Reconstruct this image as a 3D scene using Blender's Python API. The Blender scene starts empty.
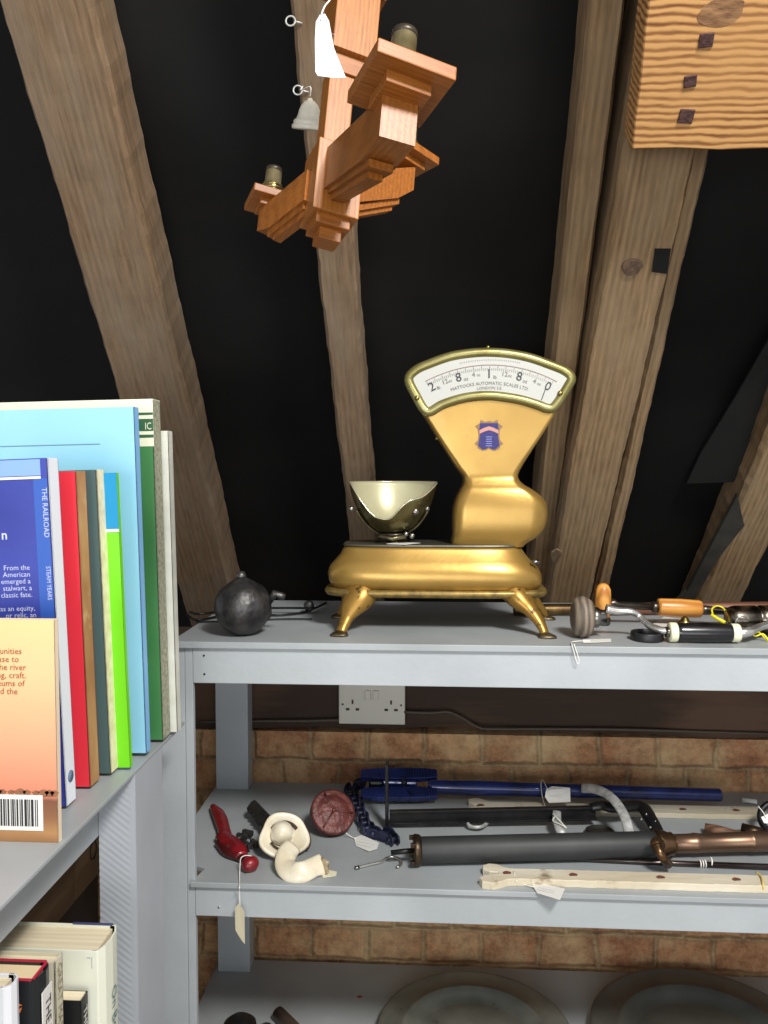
import bpy, bmesh, math, random
from mathutils import Vector as V, Matrix as M4
random.seed(7)
PI = math.pi; R = math.radians
sc = bpy.context.scene
COL = sc.collection

# ------------------------------------------------------------------ camera
F = 800.0; CX, CY = 384.0, 512.0
PIT = math.atan(37 / F); YAW = math.atan(46 / F)
CAM = V((0, 0, 1.5))
def ray(px, py):
    x = (px - CX) / F; y = 1.0; z = -(py - CY) / F
    y2 = y * math.cos(PIT) + z * math.sin(PIT); z2 = -y * math.sin(PIT) + z * math.cos(PIT)
    return V((x * math.cos(YAW) - y2 * math.sin(YAW), x * math.sin(YAW) + y2 * math.cos(YAW), z2))
def atY(px, py, Y): r = ray(px, py); return CAM + r * (Y / r.y)
def atZ(px, py, z): r = ray(px, py); return CAM + r * ((z - CAM.z) / r.z)
def atX(px, py, X): r = ray(px, py); return CAM + r * (X / r.x)
A47 = R(47.6); TA = math.tan(A47); RY, RZ = 2.11, 1.17
def atR(px, py, off=0.0):
    r = ray(px, py); n = V((0, -math.sin(A47), -math.cos(A47))); p0 = V((0, RY, RZ)) + n * off
    return CAM + r * ((p0 - CAM).dot(n) / r.dot(n))
cd = bpy.data.cameras.new('camera'); cam = bpy.data.objects.new('camera', cd); COL.objects.link(cam)
cam.location = CAM; cam.rotation_euler = (PI / 2 - PIT, 0, YAW)
cd.sensor_fit = 'VERTICAL'; cd.sensor_height = 36; cd.lens = 36 * F / 1024; cd.clip_start = 0.02
sc.camera = cam

# ------------------------------------------------------------------ materials
def lin(c):
    return tuple((x / 255 / 12.92) if x / 255 <= .04045 else ((x / 255 + .055) / 1.055) ** 2.4 for x in c)
MATS = {}
def mat(name, c, rough=.5, metal=0.0, c2=None, scale=30, stretch=(1, 1, 1), bump=0.0, bscale=None, lo=.35, hi=.65,
        coat=0.0, det=6, dist=0.0, spec=.5, c3=None, s3=8, lo3=.55, hi3=.7):
    if name in MATS: return MATS[name]
    m = bpy.data.materials.new(name); m.use_nodes = True; nt = m.node_tree; N = nt.nodes; L = nt.links
    b = N['Principled BSDF']; b.inputs['Roughness'].default_value = rough; b.inputs['Metallic'].default_value = metal
    b.inputs['Coat Weight'].default_value = coat; b.inputs['Specular IOR Level'].default_value = spec
    b.inputs['Base Color'].default_value = (*lin(c), 1)
    tc = N.new('ShaderNodeTexCoord'); mp = N.new('ShaderNodeMapping'); mp.inputs['Scale'].default_value = stretch
    L.new(tc.outputs['Object'], mp.inputs[0])
    if c2:
        n = N.new('ShaderNodeTexNoise'); n.inputs['Scale'].default_value = scale; n.inputs['Detail'].default_value = det
        n.inputs['Distortion'].default_value = dist
        L.new(mp.outputs[0], n.inputs['Vector'])
        cr = N.new('ShaderNodeValToRGB'); cr.color_ramp.elements[0].position = lo; cr.color_ramp.elements[1].position = hi
        cr.color_ramp.elements[0].color = (*lin(c), 1); cr.color_ramp.elements[1].color = (*lin(c2), 1)
        L.new(n.outputs[0], cr.inputs[0]); out = cr.outputs[0]
        if c3:
            n3 = N.new('ShaderNodeTexNoise'); n3.inputs['Scale'].default_value = s3; n3.inputs['Detail'].default_value = 8
            n3.inputs['Roughness'].default_value = .65
            L.new(tc.outputs['Object'], n3.inputs['Vector'])
            r3 = N.new('ShaderNodeValToRGB'); r3.color_ramp.elements[0].position = lo3; r3.color_ramp.elements[1].position = hi3
            L.new(n3.outputs[0], r3.inputs[0])
            mx = N.new('ShaderNodeMixRGB'); L.new(r3.outputs[0], mx.inputs[0]); L.new(out, mx.inputs[1])
            mx.inputs[2].default_value = (*lin(c3), 1); out = mx.outputs[0]
        L.new(out, b.inputs['Base Color'])
    if bump:
        n = N.new('ShaderNodeTexNoise'); n.inputs['Scale'].default_value = bscale or scale; n.inputs['Detail'].default_value = 5
        L.new(mp.outputs[0], n.inputs['Vector'])
        bp = N.new('ShaderNodeBump'); bp.inputs['Strength'].default_value = bump; bp.inputs['Distance'].default_value = .004
        L.new(n.outputs[0], bp.inputs['Height']); L.new(bp.outputs[0], b.inputs['Normal'])
    MATS[name] = m; return m

def wood(name, dark, light, axis='X', rings=14, stretch=14, rough=.6, bump=.3, knots=.0, dist=5, patch=None, sc_=1.0, bands=.5, bdir=None, p0=.3, p1=.68, along=.12):
    """grain runs along the given object axis"""
    if name in MATS: return MATS[name]
    m = bpy.data.materials.new(name); m.use_nodes = True; nt = m.node_tree; N = nt.nodes; L = nt.links
    b = N['Principled BSDF']; b.inputs['Roughness'].default_value = rough
    tc = N.new('ShaderNodeTexCoord'); mp = N.new('ShaderNodeMapping')
    s = [stretch * sc_] * 3; s['XYZ'.index(axis)] = sc_ * 1.0; mp.inputs['Scale'].default_value = s
    L.new(tc.outputs['Object'], mp.inputs[0])
    n = N.new('ShaderNodeTexNoise'); n.inputs['Scale'].default_value = rings * .5; n.inputs['Detail'].default_value = 8; n.inputs['Roughness'].default_value = .7
    L.new(mp.outputs[0], n.inputs['Vector'])
    w = N.new('ShaderNodeTexWave'); w.wave_type = 'BANDS'; w.bands_direction = bdir or {'X': 'Y', 'Y': 'X', 'Z': 'X'}[axis]
    mp2 = N.new('ShaderNodeMapping'); s2 = [1.0] * 3; s2['XYZ'.index(axis)] = along; mp2.inputs['Scale'].default_value = s2
    L.new(tc.outputs['Object'], mp2.inputs[0]); L.new(mp2.outputs[0], w.inputs['Vector'])
    w.inputs['Scale'].default_value = rings * sc_ * 1.2; w.inputs['Distortion'].default_value = dist; w.inputs['Detail'].default_value = 3; w.inputs['Detail Scale'].default_value = 1.2
    mx = N.new('ShaderNodeMixRGB'); mx.inputs[0].default_value = bands; L.new(n.outputs[0], mx.inputs[1]); L.new(w.outputs[0], mx.inputs[2])
    cr = N.new('ShaderNodeValToRGB'); cr.color_ramp.elements[0].position = p0; cr.color_ramp.elements[1].position = p1
    cr.color_ramp.elements[0].color = (*lin(dark), 1); cr.color_ramp.elements[1].color = (*lin(light), 1)
    L.new(mx.outputs[0], cr.inputs[0]); out = cr.outputs[0]
    if patch:
        n3 = N.new('ShaderNodeTexNoise'); n3.inputs['Scale'].default_value = 5; n3.inputs['Detail'].default_value = 6; n3.inputs['Roughness'].default_value = .6
        mp3 = N.new('ShaderNodeMapping'); s3 = [1.6] * 3; s3['XYZ'.index(axis)] = .6; mp3.inputs['Scale'].default_value = s3
        L.new(tc.outputs['Object'], mp3.inputs[0]); L.new(mp3.outputs[0], n3.inputs['Vector'])
        r3 = N.new('ShaderNodeValToRGB'); r3.color_ramp.elements[0].position = .42; r3.color_ramp.elements[1].position = .68
        r3.color_ramp.elements[1].color = (.8, .8, .8, 1)
        L.new(n3.outputs[0], r3.inputs[0])
        m3 = N.new('ShaderNodeMixRGB'); L.new(r3.outputs[0], m3.inputs[0]); L.new(out, m3.inputs[1]); m3.inputs[2].default_value = (*lin(patch), 1); out = m3.outputs[0]
    L.new(out, b.inputs['Base Color'])
    bp = N.new('ShaderNodeBump'); bp.inputs['Strength'].default_value = bump; bp.inputs['Distance'].default_value = .004
    L.new(mx.outputs[0], bp.inputs['Height']); L.new(bp.outputs[0], b.inputs['Normal'])
    MATS[name] = m; return m

# ------------------------------------------------------------------ mesh builder
def cr_pts(pts, sub=6, closed=False):
    pts = [V(p) for p in pts]; n = len(pts); out = []
    rng = range(n) if closed else range(n - 1)
    for i in rng:
        p0 = pts[(i - 1) % n] if closed or i > 0 else pts[0] * 2 - pts[1]
        p1 = pts[i]; p2 = pts[(i + 1) % n]
        p3 = pts[(i + 2) % n] if closed or i + 2 < n else pts[-1] * 2 - pts[-2]
        for k in range(sub):
            t = k / sub
            out.append(.5 * ((2 * p1) + (p2 - p0) * t + (2 * p0 - 5 * p1 + 4 * p2 - p3) * t * t + (3 * p1 - p0 - 3 * p2 + p3) * t ** 3))
    if not closed: out.append(pts[-1])
    return out

class MB:
    def __init__(s, M=None): s.v = []; s.f = []; s.fm = []; s.sm = []; s.mats = []; s.M = M or M4.Identity(4); s.cur = 0; s.smooth = False
    def mat(s, m):
        if m not in s.mats: s.mats.append(m)
        s.cur = s.mats.index(m); return s
    def add(s, vs, fs, smooth=None):
        o = len(s.v); s.v += [s.M @ V(v) for v in vs]
        for f in fs: s.f.append([i + o for i in f]); s.fm.append(s.cur); s.sm.append(s.smooth if smooth is None else smooth)
        return s
    def box(s, c, size, rot=None, bev=0.0):
        """box with chamfered edges"""
        c = V(c); h = V(size) / 2; b = min(bev, min(h) * .9)
        bm = bmesh.new(); bmesh.ops.create_cube(bm, size=2)
        for v in bm.verts: v.co = V((v.co.x * h.x, v.co.y * h.y, v.co.z * h.z))
        if b > 0: bmesh.ops.bevel(bm, geom=bm.edges[:], offset=b, segments=2, affect='EDGES', profile=.6)
        Rm = rot if rot is not None else M4.Identity(4)
        s.add([c + (Rm @ v.co) for v in bm.verts], [[v.index for v in f.verts] for f in bm.faces], False); bm.free(); return s
    def hexa(s, bot, top, bev=0.0):
        """prism-like solid between two rings of points"""
        return s.loft([bot, top], smooth=False)
    def loft(s, rings, cap=True, smooth=True, closed=True):
        n = len(rings[0]); vs = [p for r in rings for p in r]; fs = []
        for i in range(len(rings) - 1):
            for k in range(n if closed else n - 1):
                a = i * n + k; b = i * n + (k + 1) % n; fs.append([a, b, b + n, a + n])
        if cap and closed:
            fs.append(list(range(n))[::-1]); fs.append([(len(rings) - 1) * n + k for k in range(n)])
        return s.add(vs, fs, smooth)
    def tube(s, pts, r, n=12, cap=True, smooth=True, flat=1.0, up=None, closed=False):
        pts = [V(p) for p in pts]; m = len(pts); rr = r if isinstance(r, (list, tuple)) else [r] * m
        if len(rr) != m:
            rr = [rr[min(int(i / (m - 1) * (len(rr) - 1)), len(rr) - 2)] * (1 - (i / (m - 1) * (len(rr) - 1) - min(int(i / (m - 1) * (len(rr) - 1)), len(rr) - 2))) + rr[min(int(i / (m - 1) * (len(rr) - 1)), len(rr) - 2) + 1] * (i / (m - 1) * (len(rr) - 1) - min(int(i / (m - 1) * (len(rr) - 1)), len(rr) - 2)) for i in range(m)]
        rings = []; pu = V(up) if up else None
        for i, p in enumerate(pts):
            if closed: t = pts[(i + 1) % m] - pts[i - 1]
            else: t = pts[min(i + 1, m - 1)] - pts[max(i - 1, 0)]
            if t.length < 1e-9: t = V((0, 0, 1))
            t.normalize()
            if pu is None: pu = V((0, 0, 1)) if abs(t.z) < .9 else V((1, 0, 0))
            u = pu - t * pu.dot(t)
            if u.length < 1e-6: u = V((1, 0, 0)) - t * t.x
            u.normalize()
            if not up: pu = u
            w = t.cross(u)
            rings.append([p + (w * math.cos(a) + u * math.sin(a) * flat) * rr[i] for a in [2 * PI * k / n for k in range(n)]])
        if closed: rings.append(rings[0]); cap = False
        return s.loft(rings, cap, smooth)
    def cyl(s, p0, p1, r, n=20, r2=None, smooth=True):
        return s.tube([p0, p1], [r, r if r2 is None else r2], n, True, smooth)
    def lathe(s, prof, M=None, n=32, smooth=True):
        """profile (radius, height) turned about local Z of M"""
        Mx = M or M4.Identity(4); rings = []
        for r, z in prof: rings.append([Mx @ V((r * math.cos(2 * PI * k / n), r * math.sin(2 * PI * k / n), z)) for k in range(n)])
        return s.loft(rings, True, smooth)
    def prism(s, poly, d, M=None, bev=0.0, smooth=False):
        """polygon in local XZ extruded along local +Y by d, optional chamfer on both rims"""
        Mx = M or M4.Identity(4); n = len(poly)
        if bev <= 0:
            return s.loft([[Mx @ V((x, 0, z)) for x, z in poly], [Mx @ V((x, d, z)) for x, z in poly]], True, smooth)
        def off(k):
            out = []; P = [V((x, z)) for x, z in poly]
            ar = sum(P[i].x * P[(i + 1) % n].y - P[(i + 1) % n].x * P[i].y for i in range(n)); sg = 1 if ar > 0 else -1
            for i in range(n):
                a = (P[i] - P[i - 1]); b = (P[(i + 1) % n] - P[i])
                na = V((-a.y, a.x)).normalized() * sg; nb = V((-b.y, b.x)).normalized() * sg
                t = (na + nb); t = t / max(t.length_squared, .3) * 2 * .5 * 2 if t.length > 1e-6 else na
                out.append(P[i] + t * k * .5 * 1.0)
            return out
        i1 = off(bev); i0 = off(bev * .3)
        rings = [[Mx @ V((p.x, 0, p.y)) for p in i1], [Mx @ V((p.x, bev * .3, p.y)) for p in i0], [Mx @ V((x, bev, z)) for x, z in poly],
                 [Mx @ V((x, d - bev, z)) for x, z in poly], [Mx @ V((p.x, d - bev * .3, p.y)) for p in i0], [Mx @ V((p.x, d, p.y)) for p in i1]]
        return s.loft(rings, True, smooth)
    def sphere(s, c, r, n=20, sq=(1, 1, 1)):
        prof = [(max(1e-5, r * math.sin(PI * i / (n // 2))), -r * math.cos(PI * i / (n // 2))) for i in range(n // 2 + 1)]
        Mx = M4.Translation(V(c)) @ M4.Diagonal((*sq, 1)); return s.lathe(prof, Mx, n)
    def text(s, txt, M, size, depth=.0004, align='CENTER', bend=None, sx=1.0, bold=0.0):
        """lettering in local XZ facing -Y"""
        cu = bpy.data.curves.new('t', 'FONT'); cu.body = txt; cu.size = size; cu.align_x = align; cu.offset = bold; cu.resolution_u = 2
        o = bpy.data.objects.new('t', cu); me = bpy.data.meshes.new_from_object(o)
        vs = [];
        for v in me.vertices:
            x, z = v.co.x * sx, v.co.y
            if bend:
                a = x / bend; x, z = (bend + z) * math.sin(a), (bend + z) * math.cos(a)
            vs.append(M @ V((x, -depth, z)))
        s.add(vs, [list(p.vertices) for p in me.polygons], False)
        bpy.data.objects.remove(o); bpy.data.curves.remove(cu); bpy.data.meshes.remove(me); return s
    def build(s, name, m=None, parent=None, frame=None, jit=0.0, bev=0.0, label=None):
        if m is not None and not s.mats: s.mats = [m]
        me = bpy.data.meshes.new(name)
        if parent is not None: Fm = WM[parent.name]
        elif frame is not None: Fm = frame
        else:
            c = sum(s.v, V((0, 0, 0))) / len(s.v); c.z = min(v.z for v in s.v); Fm = M4.Translation(c)
        inv = Fm.inverted()
        me.from_pydata([inv @ v for v in s.v], [], s.f)
        for mm in s.mats: me.materials.append(mm)
        for p, k, sm in zip(me.polygons, s.fm, s.sm): p.material_index = k; p.use_smooth = sm
        bm = bmesh.new(); bm.from_mesh(me); bmesh.ops.recalc_face_normals(bm, faces=bm.faces); bm.to_mesh(me); bm.free()
        me.update()
        o = bpy.data.objects.new(name, me); COL.objects.link(o)
        if parent is not None:
            o.parent = parent; WM[o.name] = Fm
        else: o.matrix_world = Fm; WM[o.name] = Fm
        if bev:
            bv = o.modifiers.new('bevel', 'BEVEL'); bv.width = bev; bv.segments = 2; bv.limit_method = 'ANGLE'; bv.angle_limit = R(40)
        if label: o['label'] = label
        return o
WM = {}
def tag(o, label, cat, group=None, kind=None):
    if label: o['label'] = label
    if cat: o['category'] = cat
    if group: o['group'] = group
    if kind: o['kind'] = kind
    return o
def struct(o): o['kind'] = 'structure'; return o
def root(name, label, cat, M, group=None):
    if isinstance(M, V): M = M4.Translation(M)
    o = bpy.data.objects.new(name, None); COL.objects.link(o); o.empty_display_size = .02
    o.matrix_world = M; WM[o.name] = M; return tag(o, label, cat, group)
def frame(p0, x, z=V((0, 0, 1))):
    """orthonormal frame at p0, X along x, Z near z"""
    x = V(x).normalized(); z = V(z); z = (z - x * z.dot(x)).normalized(); y = z.cross(x)
    return M4(((x.x, y.x, z.x, p0[0]), (x.y, y.y, z.y, p0[1]), (x.z, y.z, z.z, p0[2]), (0, 0, 0, 1)))
def rough_bar(mb, w, d, L, seed, amp=.004, nz=130, taper=0.0, x0=0.0):
    """hand-sawn beam along local Z with wandering edges; front face at y=0, depth +Y"""
    rnd = random.Random(seed); ph = [rnd.uniform(0, 6.28) for _ in range(8)]
    rings = []
    for i in range(nz + 1):
        z = L * i / nz; k = 1 - taper * i / nz
        def wv(j): return amp * (.5 * math.sin(z * 4 + ph[j]) + .25 * math.sin(z * 19 + ph[j + 1]) + .2 * math.sin(z * 53 + ph[(j + 3) % 8]) + .15 * math.sin(z * 131 + ph[j]))
        a, b = x0 - w / 2 * k + wv(0), x0 + w / 2 * k + wv(2); c = .012
        rings.append([(a, c, z), (a + c * .6 + wv(4) * .5, 0, z), (a * .6 + b * .4, wv(6) * .3, z), (a * .3 + b * .7, wv(5) * .3, z), (b - c * .5 + wv(5) * .5, 0, z), (b, c, z), (b, d, z), (a, d, z)])
    return mb.loft(rings, True, False)

# ------------------------------------------------------------------ palette
GREY = mat('grey_paint', (158, 164, 166), .42, 0, (172, 178, 181), 6, bump=.10, bscale=90, lo=.3, hi=.7)
GREYT = mat('grey_paint_shelf', (146, 151, 152), .45, 0, (160, 165, 167), 5, bump=.08, bscale=60, c3=(118, 120, 122), s3=9, lo3=.66, hi3=.85)
RIDGE = mat('grey_paint_ridged', (160, 165, 171), .45, 0, (170, 175, 181), 8)
BLACK = mat('black_iron', (26, 26, 27), .38, .6, (44, 43, 42), 60, bump=.3)
BLACKP = mat('black_gloss_paint', (16, 16, 18), .25, .1, (28, 28, 30), 40, coat=.3)
IRON = mat('dark_cast_iron', (52, 51, 52), .42, .75, (88, 86, 85), 45, bump=.5, bscale=70)
RUST = mat('rusty_iron', (70, 52, 42), .7, .4, (110, 78, 58), 50, bump=.4)
STEEL = mat('worn_steel', (150, 148, 142), .28, 1, (105, 100, 92), 40, bump=.15)
CHROME = mat('bright_steel', (205, 203, 198), .24, .8, (160, 157, 150), 30)
BRASS = mat('dull_brass', (150, 136, 84), .3, 1, (120, 104, 58), 50, bump=.1)
COPPER = mat('copper', (132, 104, 84), .36, .8, (100, 78, 62), 35, stretch=(.3, 1, 1))
GOLD = mat('gold_paint', (176, 142, 74), .34, .62, (150, 116, 54), 9, lo=.3, hi=.75, coat=.1, c3=(110, 84, 40), s3=28, lo3=.68, hi3=.76, bump=.04, bscale=120)
GOLDF = mat('gold_flat', (208, 168, 96), .42, .3, (196, 154, 80), 8, lo=.3, hi=.8, c3=(150, 112, 58), s3=40, lo3=.74, hi3=.8)
DKEDGE = mat('worn_dark_edge', (66, 58, 42), .5, .6, (120, 98, 52), 35)
WHITE = mat('white_card', (216, 214, 207), .75)
STRING = mat('white_string', (228, 226, 216), .8)
CREAMSTR = mat('buff_card', (196, 188, 160), .8)
CREAM = mat('cream_enamel', (226, 218, 196), .35, 0, (206, 194, 166), 30, coat=.3, c3=(90, 66, 44), s3=36, lo3=.68, hi3=.73)
INK = mat('black_ink', (30, 30, 34), .6)
PENCIL = mat('faint_pencil', (170, 172, 184), .7)
RED = mat('red_enamel', (138, 24, 32), .36, .1, (104, 18, 24), 40, coat=.2, c3=(84, 62, 54), s3=55, lo3=.58, hi3=.66)
BLUE = mat('blue_enamel', (34, 48, 108), .26, .15, (24, 34, 80), 25, coat=.4, c3=(16, 16, 22), s3=50, lo3=.62, hi3=.7)
DKBLUE = mat('dark_blue_worn', (34, 40, 70), .45, .3, (20, 22, 34), 50, bump=.3)
PEWTER = mat('pewter', (124, 125, 117), .36, .35, (92, 96, 88), 12, lo=.35, hi=.7, bump=.12, bscale=60, c3=(46, 46, 44), s3=30, lo3=.62, hi3=.72)
LAMPW = wood('varnished_oak', (112, 62, 16), (154, 92, 32), 'X', rings=30, stretch=14, bands=.12, rough=.42, bump=.08, dist=3, sc_=1.6)
LAMPZ = wood('varnished_oak_upright', (120, 70, 22), (166, 104, 42), 'Z', rings=30, stretch=14, bands=.12, rough=.42, bump=.08, dist=3, sc_=1.6)
LAMPY = wood('varnished_oak_arm', (112, 62, 16), (154, 92, 32), 'Y', rings=30, stretch=14, bands=.12, rough=.42, bump=.08, dist=3, sc_=1.6)
RAFT = wood('old_rafter_wood', (86, 67, 46), (134, 108, 80), 'Z', rings=22, stretch=11, rough=.85, bump=.35, patch=(122, 108, 90), dist=4, bands=.1)
RAFT2 = wood('old_rafter_wood_pale', (96, 74, 48), (154, 126, 90), 'Z', rings=22, stretch=11, rough=.85, bump=.4, patch=(134, 116, 90), dist=6, bands=.16)
FELT = mat('black_felt', (7, 7, 7), .8, 0, (13, 12, 11), 4, stretch=(1, 1, 3), bump=.3, bscale=5, spec=.25)

# ------------------------------------------------------------------ the setting
wf = 1.79
def brick_mat():
    m = bpy.data.materials.new('old_brick'); m.use_nodes = True; nt = m.node_tree; N = nt.nodes; L = nt.links
    b = N['Principled BSDF']; b.inputs['Roughness'].default_value = .9
    tc = N.new('ShaderNodeTexCoord'); sp = N.new('ShaderNodeSeparateXYZ'); cb = N.new('ShaderNodeCombineXYZ')
    L.new(tc.outputs['Object'], sp.inputs[0]); L.new(sp.outputs[0], cb.inputs[0]); L.new(sp.outputs[2], cb.inputs[1])
    wn = N.new('ShaderNodeTexNoise'); wn.inputs['Scale'].default_value = 17; wn.inputs['Detail'].default_value = 4
    L.new(tc.outputs['Object'], wn.inputs['Vector'])
    va = N.new('ShaderNodeVectorMath'); va.operation = 'MULTIPLY_ADD'; va.inputs[1].default_value = (.022, .020, 0)
    of = N.new('ShaderNodeVectorMath'); of.inputs[1].default_value = (.081 + 1.3 - .011, .0055 - .010, 0); L.new(cb.outputs[0], of.inputs[0]); L.new(wn.outputs['Color'], va.inputs[0]); L.new(of.outputs[0], va.inputs[2])
    br = N.new('ShaderNodeTexBrick'); br.offset = .5; br.inputs['Scale'].default_value = 1
    br.inputs['Brick Width'].default_value = .130; br.inputs['Row Height'].default_value = .0775; br.inputs['Mortar Size'].default_value = .010
    br.inputs['Mortar Smooth'].default_value = 1.0; br.inputs['Bias'].default_value = -.1
    br.inputs['Color1'].default_value = (*lin((230, 180, 132)), 1); br.inputs['Color2'].default_value = (*lin((196, 140, 102)), 1); br.inputs['Mortar'].default_value = (*lin((200, 172, 132)), 1)
    L.new(va.outputs[0], br.inputs['Vector'])
    n = N.new('ShaderNodeTexNoise'); n.inputs['Scale'].default_value = 30; n.inputs['Detail'].default_value = 10; n.inputs['Roughness'].default_value = .8
    L.new(tc.outputs['Object'], n.inputs['Vector'])
    r = N.new('ShaderNodeValToRGB'); r.color_ramp.elements[0].position = .35; r.color_ramp.elements[0].color = (*lin((138, 108, 90)), 1)
    r.color_ramp.elements[1].position = .68; r.color_ramp.elements[1].color = (1, .95, .86, 1)
    L.new(n.outputs[0], r.inputs[0])
    mx = N.new('ShaderNodeMixRGB'); mx.blend_type = 'MULTIPLY'; mx.inputs[0].default_value = .85
    L.new(br.outputs[0], mx.inputs[1]); L.new(r.outputs[0], mx.inputs[2])
    n2 = N.new('ShaderNodeTexNoise'); n2.inputs['Scale'].default_value = 5.5; n2.inputs['Detail'].default_value = 9; n2.inputs['Roughness'].default_value = .75
    L.new(tc.outputs['Object'], n2.inputs['Vector'])
    r2 = N.new('ShaderNodeValToRGB'); r2.color_ramp.elements[0].position = .44; r2.color_ramp.elements[1].position = .66
    L.new(n2.outputs[0], r2.inputs[0])
    m2 = N.new('ShaderNodeMixRGB'); L.new(r2.outputs[0], m2.inputs[0]); L.new(mx.outputs[0], m2.inputs[1]); m2.inputs[2].default_value = (*lin((222, 190, 142)), 1)
    L.new(m2.outputs[0], b.inputs['Base Color'])
    ma = N.new('ShaderNodeMath'); ma.operation = 'MULTIPLY_ADD'; ma.inputs[1].default_value = -1.2
    L.new(br.outputs['Fac'], ma.inputs[0]); L.new(n.outputs[0], ma.inputs[2])
    bp = N.new('ShaderNodeBump'); bp.inputs['Strength'].default_value = .9; bp.inputs['Distance'].default_value = .012
    L.new(ma.outputs[0], bp.inputs['Height']); L.new(bp.outputs[0], b.inputs['Normal'])
    return m
BRICK = brick_mat()
zb_top = atY(384, 733, wf).z
struct(MB().box((0.2, wf + .16, zb_top / 2), (3.4, .32, zb_top)).build('wall_back', BRICK))
struct(MB().box((-.87, .45, .55), (.2, 2.66, 1.1)).build('wall_left', mat('dark_wall', (40, 31, 25), .9, 0, (56, 44, 35), 9)))
struct(MB().box((.2, .3, -.05), (3.4, 5, .1)).build('floor', mat('floor_boards', (110, 90, 70), .6, 0, (130, 108, 84), 5, stretch=(8, 1, 1))))
# sloping felt behind the rafters
nrm = V((0, -math.sin(A47), -math.cos(A47))); upd = V((0, -math.cos(A47), math.sin(A47)))
rp0 = V((0, RY, RZ))
def rp(x, s, off=0.0): return rp0 + V((x, 0, 0)) + upd * s + nrm * off
mb = MB(); nx, ns = 60, 60; vs = []; fs = []
rnd = random.Random(3)
for j in range(ns + 1):
    for i in range(nx + 1):
        x = -1.7 + 3.9 * i / nx; s_ = -.6 + 3.4 * j / ns
        w = .012 * math.sin(x * 9 + math.sin(s_ * 5) * 1.5) + .006 * math.sin(s_ * 13 + x * 4) + .003 * math.sin(x * 31 + s_ * 17)
        vs.append(rp(x, s_, -.115 + w))
for j in range(ns):
    for i in range(nx):
        a = j * (nx + 1) + i; fs.append([a, a + 1, a + nx + 2, a + nx + 1])
mb.add(vs, fs, True); mb.add([v - nrm * .03 for v in vs], [f[::-1] for f in fs], True)
struct(mb.build('ceiling', FELT))
# sheet edge of felt hanging loose at the right
P = [atR(676, 598, .012), atR(686, 588, .012), atR(736, 492, .014), atR(743, 522, .014), atR(716, 556, .014), atR(692, 598, .012)]
mb = MB(); q = [v + nrm * .012 for v in P]; mb.loft([P, q], True, False)
tag(mb.build('felt_flap', mat('grey_felt', (38, 35, 30), .9, 0, (52, 48, 40), 20, bump=.3)), 'loose grey felt flap folded beside the lower end of the far right rafter', 'felt')
P = [atR(686, 482, -.085), atR(700, 452, -.085), atR(735, 395, -.08), atR(775, 325, -.08), atR(800, 330, -.08), atR(790, 440, -.06), atR(738, 480, -.06)]
mb = MB(); mb.loft([P, [v + nrm * .006 for v in P]], True, False)
tag(mb.build('felt_sheet', mat('black_felt_sheet', (9, 9, 9), .75, 0, (13, 13, 12), 20, bump=.3)), 'black felt sheet with a torn slanting edge left of the far right rafter', 'felt')

def rafter_frame(x, s=-.25, lean=0.0, off=0.0):
    Mx = frame(rp(x, s, off), V((1, 0, 0)), upd)
    return Mx @ M4.Rotation(lean, 4, 'Y')
def rx(px, py, off=0.0): return atR(px, py, off)
def rafter(label, bl, br, tl, tr, mtl, seed, d=.10, off=0.0, amp=.004, s0=-.35, s1=2.2):
    """bl.. are points on the roof plane, the bar's left/right edge below and above"""
    pb = (bl + br) / 2; pt = (tl + tr) / 2; ax = (pt - pb).normalized(); w = ((br - bl).length + (tr - tl).length) / 2
    sb = (pb - rp0).dot(upd)
    o = pb + ax * (s0 - sb)
    Mx = frame(o, V((1, 0, 0)), ax)
    # keep Z along the slope, X across
    z = ax; x = (V((1, 0, 0)) - z * z.x).normalized(); y = z.cross(x)
    Mx = M4(((x.x, y.x, z.x, o.x), (x.y, y.y, z.y, o.y), (x.z, y.z, z.z, o.z), (0, 0, 0, 1)))
    mb = MB(Mx); rough_bar(mb, w, d, s1 - s0, seed, amp)
    return tag(mb.build('rafter', mtl, frame=Mx), label, 'rafter', 'roof rafters'), Mx
raf_l, Ml = rafter('thick brown rafter sloping down behind the standing books', rx(181, 600), rx(231, 590), rx(0, 8), rx(89, 0), RAFT, 1)
raf_m, Mm = rafter('narrow grey-brown rafter behind the hanging wooden light fitting', rx(340, 480), rx(374, 480), rx(292, 0), rx(332, 0), RAFT, 2, d=.09)
raf_n, Mn = rafter('slim rafter immediately left of the wide rafter behind the scale', rx(530, 570), rx(552, 570), rx(590, 0), rx(626, 0), RAFT2, 3, d=.1, amp=.002)
raf_w, Mw = rafter('widest pale rafter with a knot, running down right of the scale', rx(546, 590, .045), rx(596, 590, .045), rx(627, 150, .045), rx(693, 150, .045), RAFT2, 4, d=.16, off=.045, amp=.003)
raf_b, Mb_ = rafter('thin batten along the right edge of the widest rafter', rx(597, 580), rx(612, 580), rx(688, 170), rx(706, 170), RAFT2, 5, d=.09, amp=.003)
raf_r, Mr = rafter('rafter at the far right beside the folded felt', rx(700, 596), rx(746, 596), rx(780, 400), rx(840, 400), RAFT2, 6, d=.1)
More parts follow.
